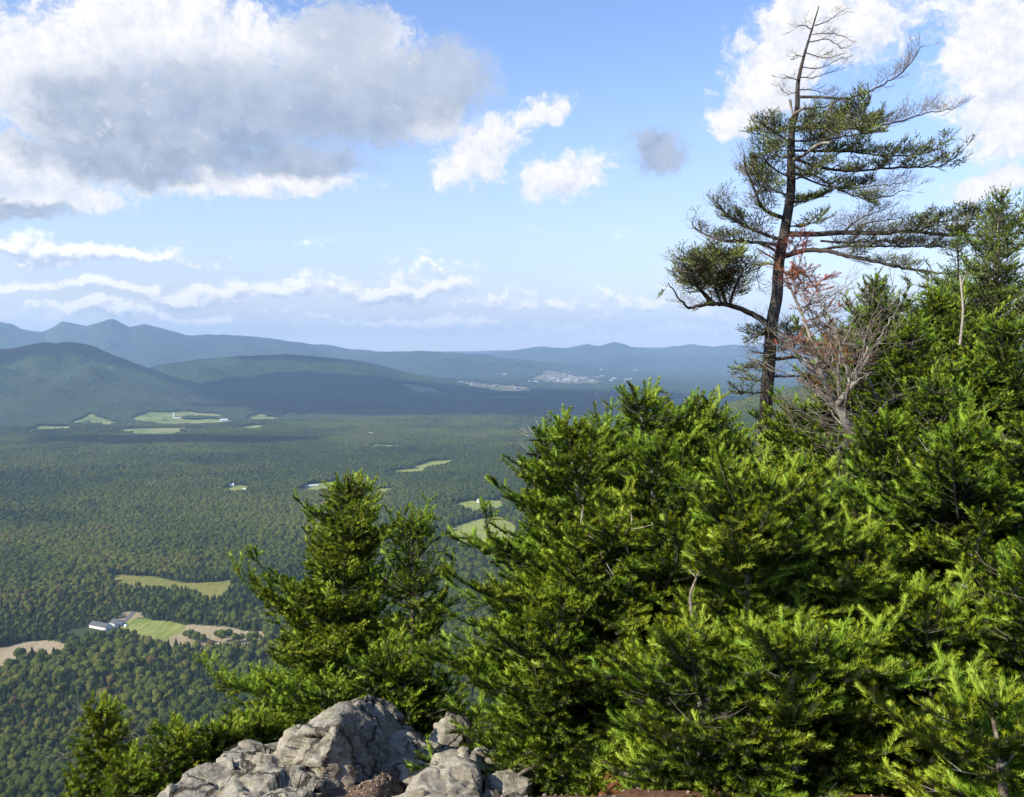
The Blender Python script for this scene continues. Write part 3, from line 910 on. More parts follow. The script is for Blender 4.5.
def strip(px_pts, w, name, mat_):
    P = [Vector((*ground_pt(*q), 0)) for q in px_pts]; v = []
    for i, q in enumerate(P):
        d = (P[min(i + 1, len(P) - 1)] - P[max(i - 1, 0)]).normalized(); n_ = Vector((-d.y, d.x, 0)) * w / 2
        for k in (-1, 0, 1):
            r_ = q + n_ * k; v.append((r_.x, r_.y, land1(r_.x, r_.y) + .35))
    f = grid_faces(len(P), 3)[:, ::-1]
    return tag(link(mesh_np(name, np.array(v), f, mat_)), kind='structure')
M['road'] = mat_flat('worn_asphalt', rgb(.10, .10, .105), rgb(.16, .155, .15), .3)
M['dirt'] = mat_flat('pale_gravel_road', rgb(.30, .27, .22), rgb(.42, .38, .31), .3)
strip([(108, 629.5), (114, 628.6), (120, 626), (124, 622), (129, 617), (133, 613), (134, 611)], 7, 'driveway', M['road'])
strip([(322, 484.5), (327, 483), (334, 482)], 7, 'road', M['dirt'])
x_, y_ = ground_pt(174, 418.5)
sv, sf = frustum(5, 5, 26, 14); dv, df = ico(2)
so = empty('silo', (x_, y_, land1(x_, y_))); tag(so, 'tall pale silo beside the white barn in the far fields', 'silo')
link(mesh_np('cylinder_wall', sv, sf, M['metal_roof'], parent=so)).name = 'silo_wall'
dv = dv[:, :] * [5, 5, 4] + [0, 0, 26]
link(mesh_np('silo_dome', dv, df, M['metal_roof'], parent=so))
rg = random.Random(4)
town = [(rg.uniform(456, 530), rg.uniform(386, 390.5)) for _ in range(9)] + [(rg.gauss(568, 17), rg.gauss(380, 1.8)) for _ in range(46)] + [(rg.uniform(585, 650), rg.uniform(370.5, 373)) for _ in range(8)] + [(rg.uniform(500, 640), rg.uniform(375, 384)) for _ in range(16)]
for i, (px, py) in enumerate(town):
    x_, y_ = ground_pt(px, py)
    L = rg.uniform(22, 60); wv, wf, rv, rf = gable(None, L, L * .5, rg.uniform(9, 18), L * .12)
    v = np.vstack([wv, rv]); f = wf + [q + len(wv) for q in rf]
    nw = sum(len(q) for q in wf); nr_ = sum(len(q) for q in rf)
    o = mesh_np('town_building', v, f, [M['town_wall'], M['town_roof'] if i % 3 else M['grey_roof']], mi=[0] * nw + [1] * nr_)
    o.location = (x_, y_, land1(x_, y_) + 4); o.rotation_euler = (0, 0, rg.uniform(-.6, .6))
    tag(link(o), 'pale building of the far town, a white speck in the blue distance', 'building', 'buildings of the far town')
def nrm(a): return a / np.maximum(np.linalg.norm(a, axis=-1, keepdims=True), 1e-9)
# ------------------------------------------------------------------ rocks of the ledge
def fbm3(v, s, seed, o=4):
    r = 0; a = 1; t = 0
    for i in range(o):
        r = r + a * n3(v, s, seed + i * 7); t += a; a *= .5; s *= 2.1
    return r / t

def rock(pts, label, seed, back=.35, down=.3, cuts=5, disp=.035, group=None, world=False):
    import bmesh
    P = [Vector(p_) if world else at(*p_) for p_ in pts]
    allp = P + [p_ + Vector((0, back, -back * .25)) for p_ in P] + [p_ + Vector((0, back * .4, -down)) for p_ in P]
    c0 = sum(P, Vector()) / len(P)
    bm = bmesh.new()
    for p_ in allp: bm.verts.new(p_ - c0)
    bmesh.ops.convex_hull(bm, input=bm.verts)
    for v in [v for v in bm.verts if not v.link_faces]: bm.verts.remove(v)
    bmesh.ops.triangulate(bm, faces=bm.faces)
    for _ in range(2):
        long_ = [e for e in bm.edges if e.calc_length() > .16]
        bmesh.ops.subdivide_edges(bm, edges=long_, cuts=1, use_grid_fill=True)
        bmesh.ops.triangulate(bm, faces=bm.faces)
    bmesh.ops.smooth_vert(bm, verts=bm.verts, factor=.12, use_axis_x=True, use_axis_y=True, use_axis_z=True)
    for L in (.09, .045, .024, .014):
        long_ = [e for e in bm.edges if e.calc_length() > L]
        bmesh.ops.subdivide_edges(bm, edges=long_, cuts=1, use_grid_fill=True)
        bmesh.ops.triangulate(bm, faces=bm.faces)
    bm.normal_update()
    v = np.array([q.co[:] for q in bm.verts]); nr = np.array([q.normal[:] for q in bm.verts])
    w = v + np.array(c0)
    # bedding planes, chipped steps and grit
    big = fbm3(w, 3.0, seed, 4)
    q_ = w @ np.array([.35, .25, .9]) * 16 + big * 3
    ledge = np.abs((q_ % 1) - .5) * 2
    mid = fbm3(w, 9.0, seed + 9, 4)
    chip = np.abs(fbm3(w, 6.0, seed + 31, 3))
    # fracture faces: every cell of the surface is tilted its own way
    rg_ = np.random.default_rng(seed)
    fac = np.zeros(len(w))
    for size, amp in ((.20, .34), (.08, .12)):
        lo, hi = w.min(0), w.max(0); nc = int(max(8, np.prod((hi - lo + size) / size) * .7)); nc = min(nc, 500)
        cc = rg_.uniform(lo, hi, (nc, 3)); cn = nrm(rg_.normal(size=(nc, 3)))
        dd = ((w[:, None, :] - cc[None]) ** 2).sum(-1); ii = dd.argmin(1)
        fac += np.clip(((w - cc[ii]) * cn[ii]).sum(1) * amp, -size * .25, size * .25)
    d = fac + big * disp * .7 + (ledge ** 3) * disp * -.22 + mid * disp * .3 - np.clip(.10 - chip, 0, 1) * disp * 4.0 + fbm3(w, 40, seed + 5, 3) * disp * .16
    v = v + nr * d[:, None]
    f = np.array([[q.index for q in fc_.verts] for fc_ in bm.faces])
    bm.free()
    o = mesh_np('rock', v, f, M['rock'], smooth=True)
    o.location = c0
    return tag(link(o), label, 'rock', group)

rock([(140, 812, 3.6), (158, 797, 3.65), (185, 778, 3.85), (215, 765, 4.0), (250, 766, 3.95), (288, 780, 3.75), (310, 797, 3.62), (300, 815, 3.5), (220, 815, 3.5)], 'broad rounded grey rock at the very front left of the ledge', 1, disp=.04)
rock([(216, 757, 4.1), (238, 750, 4.35), (270, 751, 4.4), (294, 757, 4.3), (303, 777, 4.0), (262, 774, 3.95), (230, 764, 4.0)], 'thin flat slab lying between the front rock and the tall boulder', 2, back=.2, down=.12, disp=.022)
rock([(355, 706, 4.5), (373, 719, 4.5), (343, 711, 4.35), (302, 732, 4.1), (279, 744, 4.25), (275, 752, 4.5), (283, 772, 4.15), (318, 782, 3.86), (345, 786, 3.95), (392, 775, 4.25), (398, 755, 4.45), (385, 726, 4.6), (336, 728, 4.02)], 'tall pointed grey boulder with its left face in the sun', 3, back=.4, disp=.035)
rock([(362, 738, 4.5), (384, 728, 4.7), (407, 731, 4.7), (430, 747, 4.6), (438, 764, 4.4), (428, 779, 4.2), (385, 783, 4.12), (356, 764, 4.3)], 'blocky rock leaning on the right of the tall boulder', 4, back=.25, disp=.03)
rock([(424, 757, 4.95), (446, 713, 5.25), (456, 716, 5.25), (471, 727, 5.2), (462, 741, 5.05), (438, 776, 4.75), (430, 772, 4.8)], 'narrow tilted slab propped up behind the rocks beside the fir', 5, back=.12, down=.15, disp=.03)
rock([(386, 806, 3.55), (408, 785, 3.72), (432, 768, 3.9), (463, 759, 4.0), (474, 772, 3.85), (480, 798, 3.6), (478, 815, 3.5), (400, 815, 3.5)], 'ridged pale rock at the front edge, catching the sun on top', 6, back=.3, disp=.035)
rock([(462, 763, 4.25), (486, 748, 4.4), (500, 753, 4.4), (507, 766, 4.25), (496, 777, 4.1), (472, 779, 4.05)], 'flat topped rock with a dark pit behind the ridged front rock', 7, back=.15, down=.15, disp=.02)
rock([(492, 788, 3.9), (508, 772, 4.05), (524, 770, 4.08), (531, 784, 3.9), (524, 806, 3.7), (498, 806, 3.7)], 'small pale rock touching the lowest fir sprays', 8, back=.15, down=.15, disp=.02)
rock([(503, 766, 4.3), (518, 764, 4.4), (526, 772, 4.3), (512, 776, 4.2)], 'fist sized stone wedged above the small pale rock', 9, back=.1, down=.1, disp=.012)
rock([(478, 806, 3.62), (484, 785, 3.85), (497, 790, 3.8), (503, 812, 3.55)], 'dark narrow stone in the gap right of the ridged front rock', 10, back=.15, down=.15, disp=.015)

# pebbles and chips on the soil between the rocks
rg = np.random.default_rng(3)
vs, fs, off = [], [], 0
iv, if_ = ico(1)
for i in range(1900):
    if i % 3: x_ = rg.uniform(-.95, -.3); y_ = rg.uniform(3.4, 4.5)
    else: x_ = rg.uniform(-.1, 1.6); y_ = rg.uniform(3.2, 4.6)
    s = rg.uniform(.002, .008) * (1 + 1.0 * (rg.random() > .93))
    d = 1 + rg.uniform(-.3, .3, len(iv))
    v = iv * d[:, None] * s * rg.uniform(.5, 1.2, 3)
    vs.append(v + [x_, y_, land1(x_, y_) + s * .25] if i < 0 else v + [x_, y_, s * .25]); fs.append(if_ + off); off += len(v)
vs = np.vstack(vs)
vs[:, 2] += np.repeat(land(vs[::12, 0] * 1.0, vs[::12, 1] * 1.0), 12)
m, b, o = material('pebbles')
rn = b.noise(geo(b), 70, 2, .5)
bsdf(b, o, b.ramp(rn, [(0.3, (.12, .085, .06)), (.5, (.22, .16, .12)), (.7, (.34, .28, .23))]), .9, .2)
tag(link(mesh_np('gravel', vs, np.vstack(fs), m)), 'loose chips of stone on the bare soil between the rocks', 'gravel', kind='stuff')

# ------------------------------------------------------------------ conifers close by: shoots, sprays, limbs

def make_spray(L, rg, step=.076, order=2, ang=44):
    """one flat branchlet along +x; list of (p0, p1, radius, tip)"""
    out = []
    def grow(p, d, length, order):
        n = max(1, int(round(length / .045)))
        seg = length / n
        s = 0
        side0 = rg.choice([-1, 1])
        p = np.array(p); d = np.array(d, float)
        pts = [p.copy()]; ds = [d.copy()]
        for i in range(n):
            d = nrm(d + np.array([0, 0, .05]) + rg.normal(0, .045, 3))
            p = p + d * seg; pts.append(p.copy()); ds.append(d.copy())
            out.append((pts[-2], pts[-1], .0011 + .0035 * (length - i * seg), 1.0 if i == n - 1 else max(0., 1 - (n - 1 - i) * .5)))
        if order > 0:
            s = step * rg.uniform(.6, 1.1)
            while s < length - .012:
                i = min(int(s / seg), n - 1)
                q = pts[i] + (pts[i + 1] - pts[i]) * (s / seg - i)
                dd = ds[i + 1]
                up = np.array([0, 0, 1.0]); sd_ = nrm(np.cross(up, dd)); up = np.cross(dd, sd_)
                for sg in (side0, -side0):
                    if rg.random() < .12: continue
                    a_ = R(ang + rg.normal(0, 8))
                    l = min(.5 * (length - s) + .06, .22) * rg.uniform(.75, 1.2)
                    if l < .045: continue
                    nd = nrm(dd * math.cos(a_) + sd_ * sg * math.sin(a_) + up * rg.normal(.12, .16))
                    grow(q, nd, l, order - 1 if l > .13 else 0)
                s += step * rg.uniform(.8, 1.35)
    grow((0, 0, 0), (1, 0, 0), L, order)
    a = np.array([np.concatenate([o_[0], o_[1], [o_[2], o_[3]]]) for o_ in out])
    return a

trg = np.random.default_rng(77)
SPL = [.05, .09, .14, .20, .28, .38, .5]
SPR = {L: [make_spray(L, trg) for _ in range(5)] for L in SPL}
SPARSE = {L: [make_spray(L, trg, step=.075, ang=42) for _ in range(5)] for L in SPL}

class Tree:
    def __init__(s, seed):
        s.rg = np.random.default_rng(seed)
        s.green = []      # rows: p0 p1 radius tip tone kind
        s.dead = []       # rows: p0 p1 r0 r1
        s.poly = []       # (points, radii) heavier wood
    def put(s, L, origin, d, up, tone, kind=0, table=None, scale=None):
        rg = s.rg
        k = min(SPL, key=lambda q: abs(q - L))
        t = (table or SPR)[k][rg.integers(0, 5)]
        sc_ = L / k
        d = nrm(np.array(d, float)); sd_ = nrm(np.cross(up, d)); u = np.cross(d, sd_)
        Rm = np.stack([d, sd_ * rg.choice([-1, 1]), u], 0)
        p0 = t[:, :3] * sc_ @ Rm + origin; p1 = t[:, 3:6] * sc_ @ Rm + origin
        n = len(t)
        rows = np.empty((n, 10)); rows[:, :3] = p0; rows[:, 3:6] = p1; rows[:, 6] = t[:, 6]; rows[:, 7] = t[:, 7]; rows[:, 8] = tone; rows[:, 9] = kind
        s.green.append(rows)
    def limb(s, origin, d, LL, tone, r0=.008, up_end=.35, sprays=(.16, 1.0), dens=.055, lmax=.42, wid=.55, droop=0.0, kind=0, table=None, greenf=None, needle_from=.35):
        """a limb with branchlets on both sides"""
        rg = s.rg
        n = max(4, int(LL / .06)); seg = LL / n
        d = nrm(np.array(d, float)); p = np.array(origin, float)
        pts = [p.copy()]; ds = [d.copy()]
        for i in range(n):
            t = i / n
            d = nrm(d + np.array([0, 0, (up_end * t - droop * (1 - t)) * 2.0 / n]) + rg.normal(0, .05, 3) * min(1, 8 / n))
            p = p + d * seg; pts.append(p.copy()); ds.append(d.copy())
        pts = np.array(pts)
        s.poly.append((pts, np.linspace(r0, max(.0016, r0 * .2), n + 1)))
        pos = LL * sprays[0]; sg = 1
        while pos < LL * sprays[1] - .01:
            i = min(int(pos / seg), n - 1); q = pts[i] + (pts[i + 1] - pts[i]) * (pos / seg - i)
            dd = ds[i + 1]; sd_ = nrm(np.cross([0, 0, 1.0], dd)); up = np.cross(dd, sd_)
            for sg in (-1, 1):
                if rg.random() < .1: continue
                a_ = R(rg.normal(54, 9))
                L = float(np.clip(wid * (LL - pos) + .05, .045, lmax)) * rg.uniform(.7, 1.15)
                nd = dd * math.cos(a_) + sd_ * sg * math.sin(a_) + up * rg.normal(.12, .13)
                s.put(L, q, nd, up, tone + rg.normal(0, .08) - .10 + .26 * pos / LL, kind, table)  # inner sprays darker: older needles, with the crown's inner shade put into tone
            pos += dens * rg.uniform(.7, 1.3)
        s.put(max(.05, min(.2, LL * .25)), pts[-1], ds[-1], np.array([0, 0, 1.0]) + rg.normal(0, .1, 3), tone + .08, kind, table)
        # needled outer part of the limb itself
        j0 = int(n * needle_from)
        rows = np.empty((n - j0, 10)); rows[:, :3] = pts[j0:n]; rows[:, 3:6] = pts[j0 + 1:]; rows[:, 6] = .002; rows[:, 7] = 0; rows[:, 8] = tone; rows[:, 9] = kind
        s.green.append(rows)
        return pts

def needles_np(rows, per_m, nlen, nwid, rg, spread=125, tri=False):
    p0 = rows[:, :3]; p1 = rows[:, 3:6]; ax = p1 - p0; L = np.linalg.norm(ax, axis=1); D = ax / np.maximum(L, 1e-6)[:, None]
    keep = L > .004
    rows, p0, D, L = rows[keep], p0[keep], D[keep], L[keep]
    cnt = np.maximum(2, (L * per_m * rg.uniform(.8, 1.2, len(L)) + rows[:, 7] * 7 * (per_m / 400.)).astype(int))
    idx = np.repeat(np.arange(len(L)), cnt); n = len(idx)
    up = np.array([0, 0, 1.0]) + rg.normal(0, .15, (len(L), 3))
    S = nrm(np.cross(up, D)); U = np.cross(D, S)
    t = rg.random(n); tipf = rows[idx, 7]
    extra = rg.random(n) < (.25 * tipf)
    t = np.where(extra, 1 - .1 * rg.random(n), t)
    phi = np.radians(np.clip(rg.normal(0, spread * .55, n), -spread, spread)) 
    rad = U[idx] * np.cos(phi)[:, None] + S[idx] * np.sin(phi)[:, None]
    a_ = np.radians(np.clip(rg.normal(57, 11, n) - 34 * tipf * np.clip(t * 4 - 3, 0, 1) * rg.random(n), 4, 78))
    dr = D[idx] * np.cos(a_)[:, None] + rad * np.sin(a_)[:, None]
    ln = nlen * rg.uniform(.72, 1.12, n) * (1 - .25 * tipf * (t > .8))
    base = p0[idx] + D[idx] * (L[idx] * t)[:, None]
    wv = nrm(np.cross(dr, rad) + rg.normal(0, .35, (n, 3))) * (nwid * .5)
    tip = base + dr * ln[:, None]
    if tri:
        v = np.stack([base - wv, base + wv, tip], 1).reshape(-1, 3); f = np.arange(3 * n).reshape(-1, 3)
    else:
        v = np.stack([base - wv * .75, base + wv * .75, tip + wv * .6, tip - wv * .6], 1).reshape(-1, 3); f = np.arange(4 * n).reshape(-1, 4)
    lie = nrm(rad * .7 + nrm(np.cross(wv, dr)) * .6 * np.sign(np.sum(np.cross(wv, dr) * rad, axis=1))[:, None] + dr * .25)
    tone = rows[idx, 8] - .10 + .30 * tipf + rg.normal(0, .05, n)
    return v, f, np.clip(tone, 0, 1), rows[idx, 9], lie

def twigs_np(rows, rmin=.0009, rk=1.0):
    p0, p1 = rows[:, :3], rows[:, 3:6]
    D = nrm(p1 - p0); A = nrm(np.cross(D, [0.31, .2, .93])); B = np.cross(D, A)
    r = np.maximum(rows[:, 6] * rk, rmin)[:, None]
    vs = []
    for p_, rr in ((p0, r), (p1, r * .75)):
        for k in range(3):
            c_, s_ = math.cos(k * 2.094), math.sin(k * 2.094)
            vs.append(p_ + (A * c_ + B * s_) * rr)
    v = np.stack(vs, 1).reshape(-1, 3)
    o_ = (np.arange(len(rows)) * 6)[:, None]
    f = np.concatenate([o_ + [[k, (k + 1) % 3, 3 + (k + 1) % 3, 3 + k]] for k in range(3)])
    return v, f

def tube(pts, rad, k=7):
    pts = np.asarray(pts, float); n = len(pts)
    T = np.gradient(pts, axis=0); T = nrm(T)
    A = np.cross(T, [.13, .97, .2]); A = nrm(A); B = np.cross(T, A)
    an = np.arange(k) * 2 * math.pi / k
    v = pts[:, None, :] + (A[:, None, :] * np.cos(an)[None, :, None] + B[:, None, :] * np.sin(an)[None, :, None]) * np.asarray(rad)[:, None, None]
    return v.reshape(-1, 3), grid_faces(n, k, True)[:, ::-1]

def merge(parts):
    vs, fs, ns, off = [], [], [], 0
    for v, f in parts:
        vs.append(v); fs.append(np.asarray(f) + off); off += len(v)
    return np.vstack(vs), fs

def finish(T, name, label, cat, loc, trunk, lod, group=None, mats=('bark', 'needle'), trunk_names=('trunk', 'crown'), spread=125):
    """empty > trunk (with its limbs), crown (twigs and needles)"""
    per_m, nlen, nwid, rk = lod
    loc = np.array(loc, float)
    e = empty(name, tuple(loc)); tag(e, label, cat, group)
    tp = [tube(p_ - loc, r_, k_) for p_, r_, k_ in trunk]
    tp += [tube(p_ - loc, r_, 5) for p_, r_ in T.poly]
    v, fs = merge(tp)
    link(mesh_np(trunk_names[0], v, np.vstack(fs), M[mats[0]], parent=e, smooth=True))
    if T.green:
        rows = np.vstack(T.green); rows[:, :3] -= loc; rows[:, 3:6] -= loc
        tv, tf = twigs_np(rows, .0009 * rk, rk)
        live = rows[rows[:, 9] < 2]
        lists = [(tv, tf)]; mi = [np.zeros(len(tf), int)]; tn = [np.zeros(len(tf))]; ln_ = [np.zeros((len(tf), 3))]
        if len(live):
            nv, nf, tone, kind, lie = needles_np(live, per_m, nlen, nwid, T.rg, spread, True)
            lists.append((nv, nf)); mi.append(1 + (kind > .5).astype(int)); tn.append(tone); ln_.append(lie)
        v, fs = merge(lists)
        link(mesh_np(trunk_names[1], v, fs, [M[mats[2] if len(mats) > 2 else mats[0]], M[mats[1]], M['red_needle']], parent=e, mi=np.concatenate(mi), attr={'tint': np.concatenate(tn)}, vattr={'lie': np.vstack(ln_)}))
    return e

LOD = {0: (1200, .028, .0042, 1.0), 1: (880, .028, .0052, 1.0), 2: (430, .0285, .0078, 1.1), 3: (125, .024, .011, 1.5)}
NTREE = [0]
def fir(top, base, label, rmax, seed, tone=.42, lod=1, prof=1.0, gap=.115, n_wh=5, name='fir_tree', group=None, bias=None, low=.04, r_tr=None, elev=(2, 56), bend=0.0, cat='tree', lmax=.42, bare=0.0, n_lead=3):
    """top = (px, py, distance) of the leader, base = (px, distance) of the foot"""
    P1 = np.array(at(*top)); bx = (base[0] - CX) / FPX * base[1]
    P0 = np.array([bx, base[1], land1(bx, base[1]) - .03])
    T = Tree(seed); rg = T.rg
    H = np.linalg.norm(P1 - P0)
    n = max(8, int(H / .1)); tt = np.linspace(0, 1, n + 1)
    ctr = P0[None] + (P1 - P0)[None] * tt[:, None]
    hv = P1 - P0; hv[2] = 0
    ctr += (np.sin(tt * math.pi) * -bend)[:, None] * nrm(hv + 1e-6)[None]
    ctr[:, 0] += np.cumsum(rg.normal(0, .008, n + 1)) * np.sin(tt * math.pi); ctr[:, 1] += np.cumsum(rg.normal(0, .008, n + 1)) * np.sin(tt * math.pi)
    r0 = r_tr or (.012 + H * .013)
    rad = r0 * (1 - tt) ** .85 + .003
    z = low * H
    k = 0
    while z < H - .06:
        t = z / H
        i = min(int(t * n), n - 1); q = ctr[i] + (ctr[i + 1] - ctr[i]) * (t * n - i)
        ax = nrm(ctr[i + 1] - ctr[i])
        e_ = elev[0] + (elev[1] - elev[0]) * t ** 3
        a0 = rg.uniform(0, 6.28)
        m_ = n_wh if t < .8 else max(3, n_wh - 1)
        for j in range(m_):
            a_ = a0 + j * 6.283 / m_ + rg.normal(0, .3)
            LL = rmax * ((1 - t) ** prof * (1.0 if t > .18 else .75 + t * 1.4)) * float(np.clip(rg.lognormal(-.12, .30), .35, 1.4 - .45 * t)) + .09
            if bias is not None:
                LL *= 1 + bias[1] * math.cos(a_ - R(bias[0]))
            LL *= .42 + 1.15 * float(vnoise(np.array([a_ * 1.25 + seed]), np.array([z * 5.0 + seed * 3.1]), seed)[0])
            LL = min(LL, rmax * 1.12)
            if LL < .05: continue
            if rg.random() < bare: continue
            d = np.array([math.cos(a_), math.sin(a_), math.tan(R(e_ + rg.normal(0, 7)))])
            if rg.random() < .35:            # dead inner twigs
                T.put(rg.uniform(.12, .34), q, [math.cos(a_ + .5), math.sin(a_ + .5), rg.uniform(-.3, .4)], [0, 0, 1], 0, 2, SPARSE)
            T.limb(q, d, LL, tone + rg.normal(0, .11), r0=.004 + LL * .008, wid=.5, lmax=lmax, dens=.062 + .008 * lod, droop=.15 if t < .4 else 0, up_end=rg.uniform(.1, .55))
        z += gap * (1 - .35 * t) * rg.uniform(.75, 1.25); k += 1
    # a few side leaders break the outline
    for j in range(n_lead):
        t = rg.uniform(.5, .86); i = int(t * n); q = ctr[i]
        a_ = rg.uniform(0, 6.28); ll = (1 - t) * H * rg.uniform(.45, .8) + .1
        T.limb(q, [math.cos(a_), math.sin(a_), rg.uniform(.6, 1.6)], min(ll, .75), tone + .05, r0=.008, wid=.4, lmax=.22, dens=.06, up_end=.9)
    # leader: an upright shoot and a crown of short ones round it
    up = nrm(ctr[-1] - ctr[-2])
    T.put(.16, ctr[-1] - up * .04, up + rg.normal(0, .05, 3), [1, 0, 0], tone + .1)
    for j in range(5):
        a_ = j * 1.26 + rg.random()
        T.put(rg.uniform(.07, .13), ctr[-1] - up * .05, [math.cos(a_), math.sin(a_), .9], [0, 0, 1], tone + .08)
    return finish(T, name, label, cat, P0, [(ctr, rad, 9)], LOD[lod], group)
# ------------------------------------------------------------------ the firs round the ledge
fir((566, 428, 5.2), (612, 4.75), 'big fir in the middle of the thicket, its sprays hanging over the rocks', .80, 1, tone=0.57, lod=1, prof=.95, n_lead=1)
fir((602, 446, 5.5), (628, 5.3), 'broad fir filling the gap right of the big middle one', .66, 40, tone=.52, lod=1, prof=.5, low=.2, n_lead=1)
fir((546, 436, 6.2), (565, 6.0), 'thin dark fir top poking out left behind the big middle fir', .42, 2, tone=0.32, lod=2, prof=.9)
fir((636, 406, 5.7), (715, 5.6), 'slanting fir whose top leans left over the valley', .62, 3, tone=0.53, lod=1, prof=.6, bend=.1, low=0.15, n_lead=1)
fir((697, 408, 6.0), (720, 5.9), 'fir with a star shaped leader just left of the tall windswept spruce', .62, 4, tone=0.47, lod=2, prof=.6, low=0.2, n_lead=1)
fir((652, 455, 4.9), (660, 4.7), 'dense fir between the big middle fir and the bright bushy one', .62, 5, tone=0.49, lod=1, prof=.7)
fir((742, 487, 4.3), (745, 4.05), 'bright bushy fir with finger like shoots pointing up in the centre of the thicket', .66, 6, tone=0.62, lod=0, prof=.62)
fir((800, 470, 5.4), (800, 5.3), 'fir in front of the grey leafless shrub', .62, 7, tone=0.49, lod=1, prof=.8)
fir((868, 545, 4.3), (870, 4.1), 'broad low fir right of the bright bushy one', .70, 8, tone=0.57, lod=0, prof=.62)
fir((965, 436, 4.8), (975, 4.7), 'fir with a tall pale leader near the right edge of the thicket', .72, 9, tone=0.49, lod=1, prof=.75)
fir((1035, 560, 3.9), (1050, 3.7), 'dark fir reaching in from the right edge', .50, 10, tone=0.43, lod=0, prof=.6)
fir((990, 702, 3.1), (1015, 3.0), 'little yellow green fir at the bottom right corner', .34, 11, tone=0.69, lod=0, prof=.6, gap=.085)
fir((690, 640, 3.75), (705, 3.6), 'low bright fir at the bottom of the thicket above the orange needle litter', .46, 12, tone=0.63, lod=0, prof=.55, gap=.085)
fir((800, 640, 3.7), (800, 3.55), 'low fir with drooping lit sprays at the bottom centre right', .50, 13, tone=0.61, lod=0, prof=.55, gap=.085)
fir((560, 600, 4.3), (566, 4.25), 'young fir right of the rocks under the big middle fir', .44, 14, tone=0.59, lod=1, prof=.6, gap=.09)
fir((876, 283, 8.2), (884, 8.0), 'upright fir with an open pointed top right of the red shrub', 1.0, 15, tone=0.43, lod=2, prof=.85, gap=.12, low=0.3)
fir((908, 330, 7.4), (915, 7.2), 'fir shoulder to shoulder with the upright fir, a head lower', .8, 16, tone=0.45, lod=2, prof=.85, gap=.11, low=0.3)
fir((1001, 196, 11.0), (985, 10.8), 'tallest dense fir at the right edge against the sky', 1.25, 17, tone=0.39, lod=3, prof=.8, gap=.16, lmax=.5, low=0.35)
fir((958, 240, 12.0), (944, 11.8), 'slim ragged fir with bare gaps between its branches left of the tallest one', .95, 18, tone=0.35, lod=3, prof=.6, gap=.24, lmax=.5, bare=.3, low=0.4)
fir((1045, 260, 10.0), (1050, 9.8), 'fir cut by the right edge below the tallest one', 1.0, 19, tone=0.41, lod=3, prof=.8, gap=.16, low=0.35)
fir((725, 420, 6.8), (735, 6.7), 'fir at the foot of the windswept spruce on its left', .6, 20, tone=0.45, lod=2, prof=.8, low=0.2)
fir((795, 408, 9.0), (795, 8.9), 'yellowish fir seen between the spruce trunk and the grey shrub', .8, 21, tone=0.53, lod=2, prof=.8, gap=.12, low=0.3)
fir((935, 385, 6.3), (940, 6.1), 'fir behind the one with the pale leader', .72, 22, tone=0.47, lod=2, prof=.8, low=0.25)
fir((1003, 330, 7.6), (1010, 7.4), 'fir in front of the tallest one near the right edge', .9, 23, tone=0.45, lod=2, prof=.85, gap=.11, low=0.3)
fir((885, 425, 5.7), (890, 5.6), 'dark fir right of the twisted pale trunk', .6, 24, tone=0.43, lod=1, prof=.8)
fir((1030, 430, 5.2), (1035, 5.0), 'fir cut by the right edge at mid height', .66, 25, tone=0.49, lod=1, prof=.8)
fir((600, 520, 4.7), (612, 4.5), 'yellow tinged fir in the front of the big middle one', .6, 26, tone=0.63, lod=1, prof=.6)
fir((925, 600, 4.0), (930, 3.85), 'mid green fir left of the dark gap at the right', .5, 27, tone=0.55, lod=0, prof=.6)
fir((938, 300, 9.6), (945, 9.4), 'fir filling the space between the upright fir and the tallest one', 1.1, 28, tone=.42, lod=2, prof=.7, gap=.12, low=.35)
fir((850, 330, 9.8), (850, 9.6), 'distant fir behind the leafless shrub', 1.0, 29, tone=.42, lod=2, prof=.7, gap=.12, low=.35)
# left of the rocks
fir((350, 489, 6.9), (272, 6.9), 'leaning fir on the left with a bare pale trunk foot, alone against the valley', .98, 30, tone=0.57, lod=2, prof=.62, bend=-.06, gap=.12, low=.30, r_tr=.045)
fir((412, 524, 6.6), (352, 6.5), 'ragged half bare fir bending right beside the leaning one', .5, 31, tone=0.43, lod=2, prof=.5, bare=.45, gap=.16, low=.3, elev=(15, 60), bend=-.12)
fir((385, 655, 6.0), (375, 5.9), 'low spreading fir behind the tall boulder', .5, 32, tone=0.47, lod=2, prof=.5, gap=.09)
fir((325, 682, 5.9), (312, 5.8), 'small dark fir at the left foot of the boulder', .5, 33, tone=0.49, lod=2, prof=.6)
fir((428, 684, 6.0), (428, 5.9), 'low brownish green fir in the dip left of the big middle fir', .36, 34, tone=0.41, lod=2, prof=.5)
fir((100, 714, 5.5), (98, 5.5), 'small round fir sapling standing apart at the bottom left', .2, 35, tone=0.62, lod=1, prof=.5, gap=.085)
fir((168, 736, 5.2), (165, 5.2), 'low yellow green fir left of the front rock', .28, 36, tone=0.65, lod=1, prof=.5, gap=.085)
fir((220, 738, 5.4), (226, 5.4), 'low fir in front of the pale trunk foot', .42, 37, tone=0.62, lod=1, prof=.5, gap=.085)
fir((258, 724, 5.7), (262, 5.7), 'low fir sprays just behind the thin slab', .36, 38, tone=0.57, lod=1, prof=.5, gap=.085)
fir((130, 765, 5.0), (128, 5.0), 'lowest fir tips at the bottom left between sapling and rock', .2, 39, tone=0.59, lod=1, prof=.5, gap=.085)
